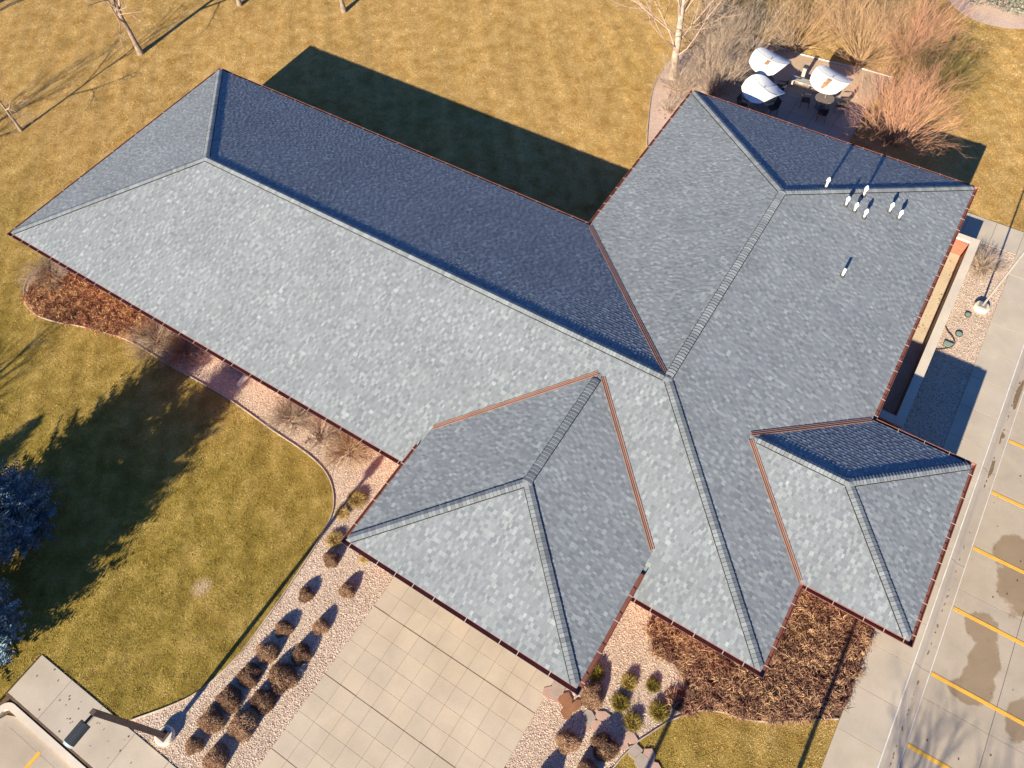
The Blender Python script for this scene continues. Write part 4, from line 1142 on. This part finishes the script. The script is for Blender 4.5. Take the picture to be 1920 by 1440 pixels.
def mound(seed, mat, n, h, r, name):                  # compact mound: short twigs packed over the outer shell
    q = random.Random(seed); mb = MB()
    lob = [(q.uniform(0, 6.283), q.uniform(0.03, 0.10)) for _ in range(4)]
    for _ in range(n):
        a = q.uniform(0, 6.283); el = math.asin(q.random()); k = 1 - abs(q.gauss(0, 0.13))
        k *= 1 + sum(w * math.cos((i + 2) * (a - p)) for i, (p, w) in enumerate(lob)) * math.cos(el)
        c = Vector((math.cos(a) * math.cos(el) * r, math.sin(a) * math.cos(el) * r, math.sin(el) * h)) * k
        c.z = max(c.z, 0.02)
        d = (Vector((c.x / r, c.y / r, c.z / h + 0.25)).normalized() + Vector((q.gauss(0, .5), q.gauss(0, .5), q.gauss(0, .35)))).normalized()
        l = q.uniform(0.03, 0.075); e = d.cross(Vector((q.gauss(0, 1), q.gauss(0, 1), q.gauss(0, 1)))).normalized() * q.uniform(0.006, 0.011)
        mb.add([c - d * l, c + e, c + d * l, c - e], [(0, 1, 2, 3)])
    return mb.mesh(name, MAT[mat])
PROTO = {
 'brown': ([mound(100 + i, 'shrub_brown', 5200, 0.78, 0.56, 'twigs') for i in range(3)], [core(110 + i, 'shrub_brown', 0.74, 0.50) for i in range(3)]),
 'straw': ([dome(120 + i, 'straw', 800, 0.62, 0.50, 0.011, 'blades', 0.10) for i in range(3)], [core(130 + i, 'straw', 0.3, 0.22) for i in range(3)]),
 'olive': ([dome(140 + i, 'olive_grass', 900, 0.62, 0.46, 0.011, 'blades', 0.06) for i in range(3)], [core(150 + i, 'olive_grass', 0.3, 0.22) for i in range(3)]),
}
cnt = [0]
def clump(kind, xy, s, sz, label, group):
    i = cnt[0]; cnt[0] += 1
    nm = 'rounded_shrub' if kind == 'brown' else 'grass_clump'
    t = empty(nm, (xy[0], xy[1], 0), (i * 2.399) % 6.283); m_ = 0.70 if kind == 'brown' else 1.0
    t.scale = (s * m_, s * m_ * (0.92 + 0.16 * ((i * 0.37) % 1)), s * sz * (0.55 if kind == 'brown' else 0.60))
    tag(t, label, 'shrub' if kind == 'brown' else 'grass clump', group)
    A, B = PROTO[kind]
    obj('twigs' if kind == 'brown' else 'blades', A[i % 3], t); obj('inner_twigs', B[i % 3], t)
RG = 'rounded shrubs between the lawn and the driveway'
ordn = ['first', 'second', 'third', 'fourth', 'fifth', 'sixth', 'seventh', 'eighth']
left_row = [((22.89, -11.88), .82, 1.0), ((22.85, -10.96), 1.18, .95), ((22.90, -10.09), 1.15, .95), ((22.96, -9.10), 1.12, .95), ((22.96, -8.14), 1.08, .95), ((22.90, -7.15), .82, .95), ((22.76, -5.71), .78, 1.0)]
for k, (p, s, sz) in enumerate(left_row): clump('brown', p, s, sz, 'brown rounded shrub, %s from the lamp post in the row along the lawn' % ordn[k], RG)
right_row = [((23.87, -11.74), 1.12, 1.0), ((23.93, -10.45), 1.30, .95), ((24.00, -9.47), 1.15, .95), ((24.05, -8.51), 1.36, .9), ((24.09, -7.51), 1.0, .95), ((24.05, -6.34), .80, 1.05), ((24.03, -4.73), .78, 1.05)]
for k, (p, s, sz) in enumerate(right_row): clump('brown', p, s, sz, 'brown rounded shrub, %s from the bottom edge in the row beside the driveway' % ordn[k], RG)
clump('brown', (22.69, -4.10), .85, 1.05, 'brown rounded shrub below the straw clumps, nearest the portico corner', RG)
clump('straw', (22.31, -3.35), .95, .8, 'straw grass clump at the left corner of the projecting roof', 'straw grass clumps')
clump('straw', (21.82, -2.30), .80, .8, 'lower of the two touching straw grass clumps by the lawn curve', 'straw grass clumps')
clump('straw', (21.96, -1.53), 1.05, .8, 'upper and larger of the two touching straw grass clumps by the lawn curve', 'straw grass clumps')
clump('straw', (23.79, -3.38), .55, .5, 'small tan clump half under the eave next to the driveway corner', 'straw grass clumps')
KG = 'clumps in the gravel right of the driveway'
clump('brown', (33.91, -3.07), 1.2, .95, 'large brown rounded shrub under the lowest corner of the projecting roof', KG)
clump('olive', (33.64, -2.32), .85, 1.1, 'olive grass clump tucked against the east eave of the projecting roof', KG)
clump('olive', (34.82, -1.97), .78, 1.1, 'olive grass clump, upper middle of the five right of the roof corner', KG)
clump('olive', (35.58, -1.61), .72, .9, 'small olive grass clump nearest the dead perennials', KG)
clump('olive', (34.87, -2.74), .88, .95, 'olive grass clump just right of the large brown shrub', KG)
clump('olive', (35.53, -3.07), .85, .95, 'olive grass clump nearest the flagstone path', KG)
clump('olive', (36.15, -2.29), .98, .95, 'olive grass clump touching the edge of the corner lawn', KG)
clump('brown', (33.93, -4.84), 1.0, 1.05, 'brown rounded shrub left of the flagstone path', KG)
clump('brown', (35.08, -4.31), 1.12, 1.05, 'brown rounded shrub over the middle of the flagstone path', KG)
clump('brown', (34.97, -5.35), 1.12, 1.2, 'dark brown rounded shrub cut off by the bottom edge, right one', KG)
clump('brown', (33.93, -6.34), 1.0, 1.2, 'dark brown rounded shrub cut off by the bottom edge, left one', KG)
MGR = 'clumps in the dead perennial bed'
clump('brown', (36.81, -1.19), .7, .8, 'dark shrub between the perennials and the gravel tongue', MGR)

# ---- blue spruces
def spruce(x, y, h, rad, seed, label):
    q = random.Random(seed)
    t = empty('spruce_tree', (x, y, 0)); tag(t, label, 'tree', 'blue spruces at the left edge')
    MB().tube([(0, 0, -0.1), (0, 0, h * 0.5), (0, 0, h * 0.97)], [0.16, 0.09, 0.02], 8).build('trunk', MAT['bark'], t)
    mb = MB()
    nb = int(430 * h / 5)
    for k in range(nb):
        u = (k + q.random()) / nb; z = 0.25 + u * (h - 0.3)
        R_ = rad * (1 - u) ** 0.72 * q.uniform(0.8, 1.1) * (0.75 + 0.25 * min(1, u * 6)) + 0.08
        a = k * 2.39996 + q.uniform(-.3, .3); dz = R_ * q.uniform(-0.18, 0.22) + 0.10 * R_
        d = Vector((math.cos(a), math.sin(a), 0)); side = Vector((-d.y, d.x, 0))
        ns = max(3, int(R_ / 0.12))
        for j in range(ns):
            f = (j + 1) / ns; c = d * R_ * f + Vector((0, 0, z + dz * f * f - 0.12 * R_ * f * (1 - f)))
            wl = 0.36 * R_ * (1.05 - f) * 0.9 + 0.07
            for s in (-1, 1):
                for w in range(3):
                    ln = wl * q.uniform(0.45, 1.1); ang = q.uniform(0.2, 1.0); tip = c + (d * ang + side * s * (1.3 - ang * 0.6)).normalized() * ln + Vector((0, 0, q.uniform(-0.05, 0.11)))
                    e = Vector((q.gauss(0, 1), q.gauss(0, 1), q.gauss(0, 1)))  .normalized() * 0.034
                    m = c.lerp(tip, 0.5)
                    mb.add([c, m + e, tip, m - e], [(0, 1, 2, 3)])
    mb.build('crown', MAT['spruce'], t)
    return t
spruce(10.6, -10.1, 5.5, 2.7, 51, 'blue spruce at the left edge, the nearest one to the roof')
spruce(13.3, -13.8, 7.3, 2.6, 52, 'blue spruce at the left edge just above the walk corner')
spruce(7.3, -17.6, 4.6, 2.0, 54, 'blue spruce outside the left edge throwing the short blunt shadow')

# pale spreading juniper in the gravel ring
def juniper(x, y, label):
    q = random.Random(77); t = empty('juniper_shrub', (x, y, 0)); tag(t, label, 'shrub'); mb = MB()
    for k in range(2600):
        a = q.uniform(0, 6.283); rr_ = 2.3 * q.random() ** 0.5 * (1 + 0.12 * math.sin(5 * a)); z = (0.75 - 0.12 * rr_) * q.uniform(0.4, 1.1)
        p = Vector((math.cos(a) * rr_, math.sin(a) * rr_ * 0.85, z)); b = q.uniform(-0.9, 0.9) + a; l = q.uniform(0.10, 0.28)
        tip = p + Vector((math.cos(b) * l, math.sin(b) * l, q.uniform(-0.02, 0.12))); e = Vector((q.gauss(0, 1), q.gauss(0, 1), q.gauss(0, 1))).normalized() * 0.035
        m = p.lerp(tip, .5); mb.add([p, m + e, tip, m - e], [(0, 1, 2, 3)])
    mb.build('foliage', MAT['juniper'], t)
    st = MB()
    for k in range(12):
        a = k * 0.55; st.tube([(0, 0, 0), (math.cos(a) * 1.0, math.sin(a) * .9, 0.35), (math.cos(a) * 1.9, math.sin(a) * 1.6, 0.3)], [0.03, 0.02, 0.008], 4)
    st.build('stems', MAT['bark'], t)
juniper(35.5, 46.9, 'pale green spreading juniper at the top right edge')

# ================================================================== FLAGSTONES
FS = [(0, 0, .62, .42, 'grey'),(0, 0, .42, .36, 'pink'),(0, 0, .50, .40, 'rust'),(0, 0, .42, .30, 'rust'),(0, 0, .40, .34, 'rust'),(0, 0, .34, .30, 'pink'),(0, 0, .46, .44, 'grey'),(0, 0, .50, .30, 'pink'),(0, 0, .42, .34, 'pink'),
      (0, 0, .52, .38, 'pink'),(0, 0, .50, .36, 'pink'),(0, 0, .46, .42, 'grey'),(0, 0, .52, .40, 'grey'),(0, 0, .40, .34, 'pink'),(0, 0, .46, .36, 'pink'),(0, 0, .32, .26, 'pink')]
FP = [(32.73, -3.46), (32.58, -3.77), (33.19, -3.68), (33.57, -3.66), (33.44, -4.01), (32.91, -3.80), (34.17, -3.76), (34.54, -3.47), (34.54, -3.85), (35.66, -3.57), (35.50, -3.85), (36.02, -3.86), (36.36, -4.01), (36.48, -3.73), (36.80, -3.97), (34.24, -4.04)]
path = empty('flagstone_path', (34.8, -3.4, 0)); struct(path, 'irregular flagstone stepping path across the gravel to the corner lawn')
for (x, y), (_, _, a, b, m) in zip(FP, FS):
    q = random.Random(int(x * 1000)); n = 6; rot = q.uniform(0, 3)
    P = []
    for k in range(n):
        an = 2 * math.pi * k / n + q.uniform(-.25, .25); u = a * .58 * math.cos(an) * q.uniform(.8, 1.2); v = b * .62 * math.sin(an) * q.uniform(.8, 1.2)
        P.append((u * math.cos(rot) - v * math.sin(rot), u * math.sin(rot) + v * math.cos(rot)))
    MB().prism(P, -0.03, 0.05).build('flagstone', MAT['flag_' + m], path, (x - 34.8, y + 3.4, q.uniform(-.004, .004)))

# ================================================================== PATIO FURNITURE
def umbrella(x, y, z, rz, label, stain):
    t = empty('patio_umbrella', (x, y, 0), rz); tag(t, label, 'umbrella', 'white patio umbrellas')
    n = 12; S_ = 1.04; V = []; F = []
    for side in (0, 1):
        for i in range(n + 1):
            for j in range(n + 1):
                u = -1 + 2 * i / n; v = -1 + 2 * j / n
                px, py = u * S_ * math.sqrt(1 - 0.36 * v * v), v * S_ * math.sqrt(1 - 0.36 * u * u)
                zz = z + 0.22 * (px * px - py * py) - 0.05 * (abs(u) + abs(v)) - (0.012 if side else 0)
                V.append((px, py, zz))
    m_ = (n + 1) ** 2
    for i in range(n):
        for j in range(n):
            a = i * (n + 1) + j; F.append((a, a + n + 1, a + n + 2, a + 1)); F.append((m_ + a + 1, m_ + a + n + 2, m_ + a + n + 1, m_ + a))
    rim = [i * (n + 1) for i in range(n + 1)] + [n * (n + 1) + j for j in range(1, n + 1)] + [i * (n + 1) + n for i in range(n - 1, -1, -1)] + [j for j in range(n - 1, 0, -1)]
    for a, b in zip(rim, rim[1:] + rim[:1]): F.append((a, b, b + m_, a + m_))
    can = obj('canopy', new_mesh('canopy', V, F, MAT['canvas'], False), t)
    for (ax, ay, sg) in ((1, 0, 1), (-1, 0, 1), (0, 1, -1), (0, -1, -1)):
        P = [Vector((ax * f * S_, ay * f * S_, z + sg * 0.22 * (f * S_) ** 2 - 0.05 * f + 0.008)) for f in (0, .3, .6, .98)]
        MB().tube(P, 0.011, 5).build('seam', MAT['box_grey'], can)
        MB().tube([p - Vector((0, 0, 0.045)) for p in P], 0.013, 5).build('rib', MAT['galv'], t)
    if stain:
        P = []
        q = random.Random(int(x * 10))
        for k in range(9):
            f = k / 8; P.append((0.02 + q.uniform(.06, .13), -0.15 - 0.75 * f * stain))
        for k in range(9):
            f = 1 - k / 8; P.append((-0.06 - q.uniform(.02, .10), -0.15 - 0.75 * f * stain))
        mb = MB().prism(P, 0, 0, True)
        mb.V = [(a, b, z + 0.22 * (a * a - b * b) + 0.016) for a, b, c in mb.V]
        mb.build('brown_patch', MAT['canvas_stain'], t)
    MB().tube([(0, 0, 0.0), (0, 0, z + 0.10)], 0.022, 8).build('pole', MAT['galv'], t)
    MB().lathe([(0.26, 0.03), (0.26, 0.07), (0.05, 0.12), (0.05, 0.3)], n=16).build('base', MAT['table'], t)
def table(x, y, label):
    t = empty('patio_table', (x, y, 0)); tag(t, label, 'table', 'round patio tables')
    MB().lathe([(0.50, 0.70), (0.52, 0.715), (0.52, 0.735), (0.50, 0.745)], n=28).build('table_top', MAT['table'], t)
    for k in range(4):
        a = k * math.pi / 2 + .5
        MB().tube([(0.36 * math.cos(a), 0.36 * math.sin(a), 0.03), (0.30 * math.cos(a), 0.30 * math.sin(a), 0.70)], 0.018, 6).build('leg', MAT['chair'], t)
def chair(x, y, rz, label):
    t = empty('patio_chair', (x, y, 0.03), rz); tag(t, label, 'chair', 'dark patio chairs')
    MB().box(-.23, .23, -.22, .22, .40, .44).build('seat', MAT['chair'], t)
    MB().add([(-.23, -.20, .46), (.23, -.20, .46), (.22, -.32, .92), (-.22, -.32, .92), (-.23, -.23, .46), (.23, -.23, .46), (.22, -.35, .92), (-.22, -.35, .92)], [(0, 1, 2, 3), (7, 6, 5, 4), (0, 4, 5, 1), (1, 5, 6, 2), (2, 6, 7, 3), (3, 7, 4, 0)]).build('backrest', MAT['chair'], t)
    for sx in (-1, 1):
        for sy in (-1, 1): MB().tube([(sx * .23, sy * .24, 0), (sx * .21, sy * .2, .40)], .015, 5).build('leg', MAT['chair'], t)
        MB().bar((sx * .25, -.24, .64), (sx * .25, .2, .62), .04, .025).build('armrest', MAT['chair'], t)
umbrella(26.13, 31.15, 2.0, R(-14), 'white umbrella at the back left of the patio', 0.45)
umbrella(26.76, 28.65, 2.0, R(-30), 'white umbrella nearest the shaded roof edge', 0.0)
umbrella(29.63, 31.24, 2.0, R(-14), 'white umbrella at the right with the large brown patch', 1.0)
table(26.13, 31.15, 'round table under the back left umbrella')
table(26.76, 28.65, 'round table under the umbrella nearest the roof')
table(29.63, 31.24, 'taupe round table showing below the right umbrella')
for (cx, cy, nm, n, off) in ((29.63, 31.24, 'right umbrella', 4, 0.3), (26.76, 28.65, 'umbrella nearest the roof', 3, 0.9), (26.13, 31.15, 'back left umbrella', 3, 0.2)):
    for k in range(n):
        a = off + k * 2 * math.pi / n
        where = ['east', 'north', 'west', 'south'][int(((a + math.pi / 4) % (2 * math.pi)) / (math.pi / 2))]
        chair(cx + math.cos(a) * .95, cy + math.sin(a) * .95, a + math.pi / 2, 'dark patio chair on the %s side of the table under the %s' % (where, nm))
b = empty('patio_bench', (28.3, 32.45, 0.03)); tag(b, 'long grey bench on the line between patio shade and sunlit stone', 'bench')
for k in range(3): MB().box(-1.1, 1.1, -.22 + .15 * k, -.09 + .15 * k, .42, .46).build('seat_slat', MAT['box_grey'], b)
for sx in (-.85, .85): MB().box(sx - .05, sx + .05, -.2, .2, 0, .42).build('leg', MAT['box_grey'], b)
p = empty('pedestal_post', (27.8, 32.95, 0)); tag(p, 'grey pedestal post standing in the sunlit crushed stone', 'post')  # plain grey pedestal column, its use unknown
MB().box(-.14, .14, -.14, .14, 0.0, .06).build('base', MAT['sealant'], p)
MB().box(-.10, .10, -.10, .10, .06, .98).build('column', MAT['box_grey'], p)
MB().box(-.13, .13, -.13, .13, .98, 1.06).build('cap', MAT['lampgrey'], p)

# ================================================================== SMALL THINGS IN THE EAST GRAVEL STRIP
def valve(x, y, r, label):
    t = empty('valve_cover', (x, y, 0)); tag(t, label, 'valve cover', 'valve covers in the gravel strip')
    MB().lathe([(r * 1.18, -0.02), (r * 1.18, 0.075), (r * 1.0, 0.075)], n=18).build('rim', MAT['boot'], t)
    MB().lathe([(r * .96, 0.02), (r * .96, 0.082), (r * .8, 0.088)], n=18).build('lid', MAT['green_lid'], t)
valve(40.55, 20.6, 0.12, 'round valve cover nearest the pale lamp post')
valve(40.5, 19.3, 0.13, 'round valve cover midway down the gravel strip')
vb = empty('valve_box', (40.25, 18.45, 0)); tag(vb, 'pale green rectangular valve box by the hose', 'valve box')
MB().box(-.2, .2, -.15, .15, -0.02, .07).build('frame', MAT['boot'], vb); MB().box(-.185, .185, -.135, .135, .071, .09).build('lid', MAT['green_lid'], vb)
hp = smooth_curve([(39.78, 19.6, .03), (40.0, 19.2, .06), (40.3, 18.95, .06), (40.48, 18.7, .06), (40.42, 18.4, .1), (40.2, 18.15, .05), (39.95, 17.95, .05), (39.75, 17.8, .04)], 5)
tag(MB().tube(hp, 0.016, 6).build('garden_hose', MAT['hose'], smooth=True), 'thin brown hose curving over the valve box', 'hose')
hd_ = empty('splash_block', (13.75, 0.3, 0)); tag(hd_, 'pale splash block and spout in the south gravel bed', 'splash block')  # splash block at the foot of a downspout, not a hydrant
MB().add([(-.12, -.3, 0.02), (.12, -.3, 0.02), (.16, .3, 0.02), (-.16, .3, 0.02), (-.12, -.3, .06), (.12, -.3, .06), (.16, .3, .12), (-.16, .3, .12)], [(0, 3, 2, 1), (4, 5, 6, 7), (0, 1, 5, 4), (1, 2, 6, 5), (2, 3, 7, 6), (3, 0, 4, 7)]).build('block', MAT['cap'], hd_)
MB().tube([(0, .3, .10), (0, .45, .35), (0, .47, 2.4)], .04, 8).build('downspout', MAT['gutter'], hd_)
bl = random.Random(3); st = MB()
for k in range(70):
    x, y = bl.uniform(16, 24), bl.uniform(-14.2, -12.8); s = bl.uniform(.012, .03); a = bl.uniform(0, 6.28)
    if bl.random() < .5: x, y = bl.uniform(43.9, 47), bl.uniform(0, 14)
    z = .034 if x < 30 else -.09
    st.add([(x - s * math.cos(a) * 1.6, y - s * math.sin(a) * 1.6, z + .003), (x + s * math.sin(a), y - s * math.cos(a), z + .01), (x + s * math.cos(a) * 1.6, y + s * math.sin(a) * 1.6, z + .004), (x - s * math.sin(a), y + s * math.cos(a), z + .012)], [(0, 1, 2, 3)])
stuff(st.build('fallen_leaves', MAT['deadleaf_red']), 'stray dead leaves on the concrete', 'leaves')
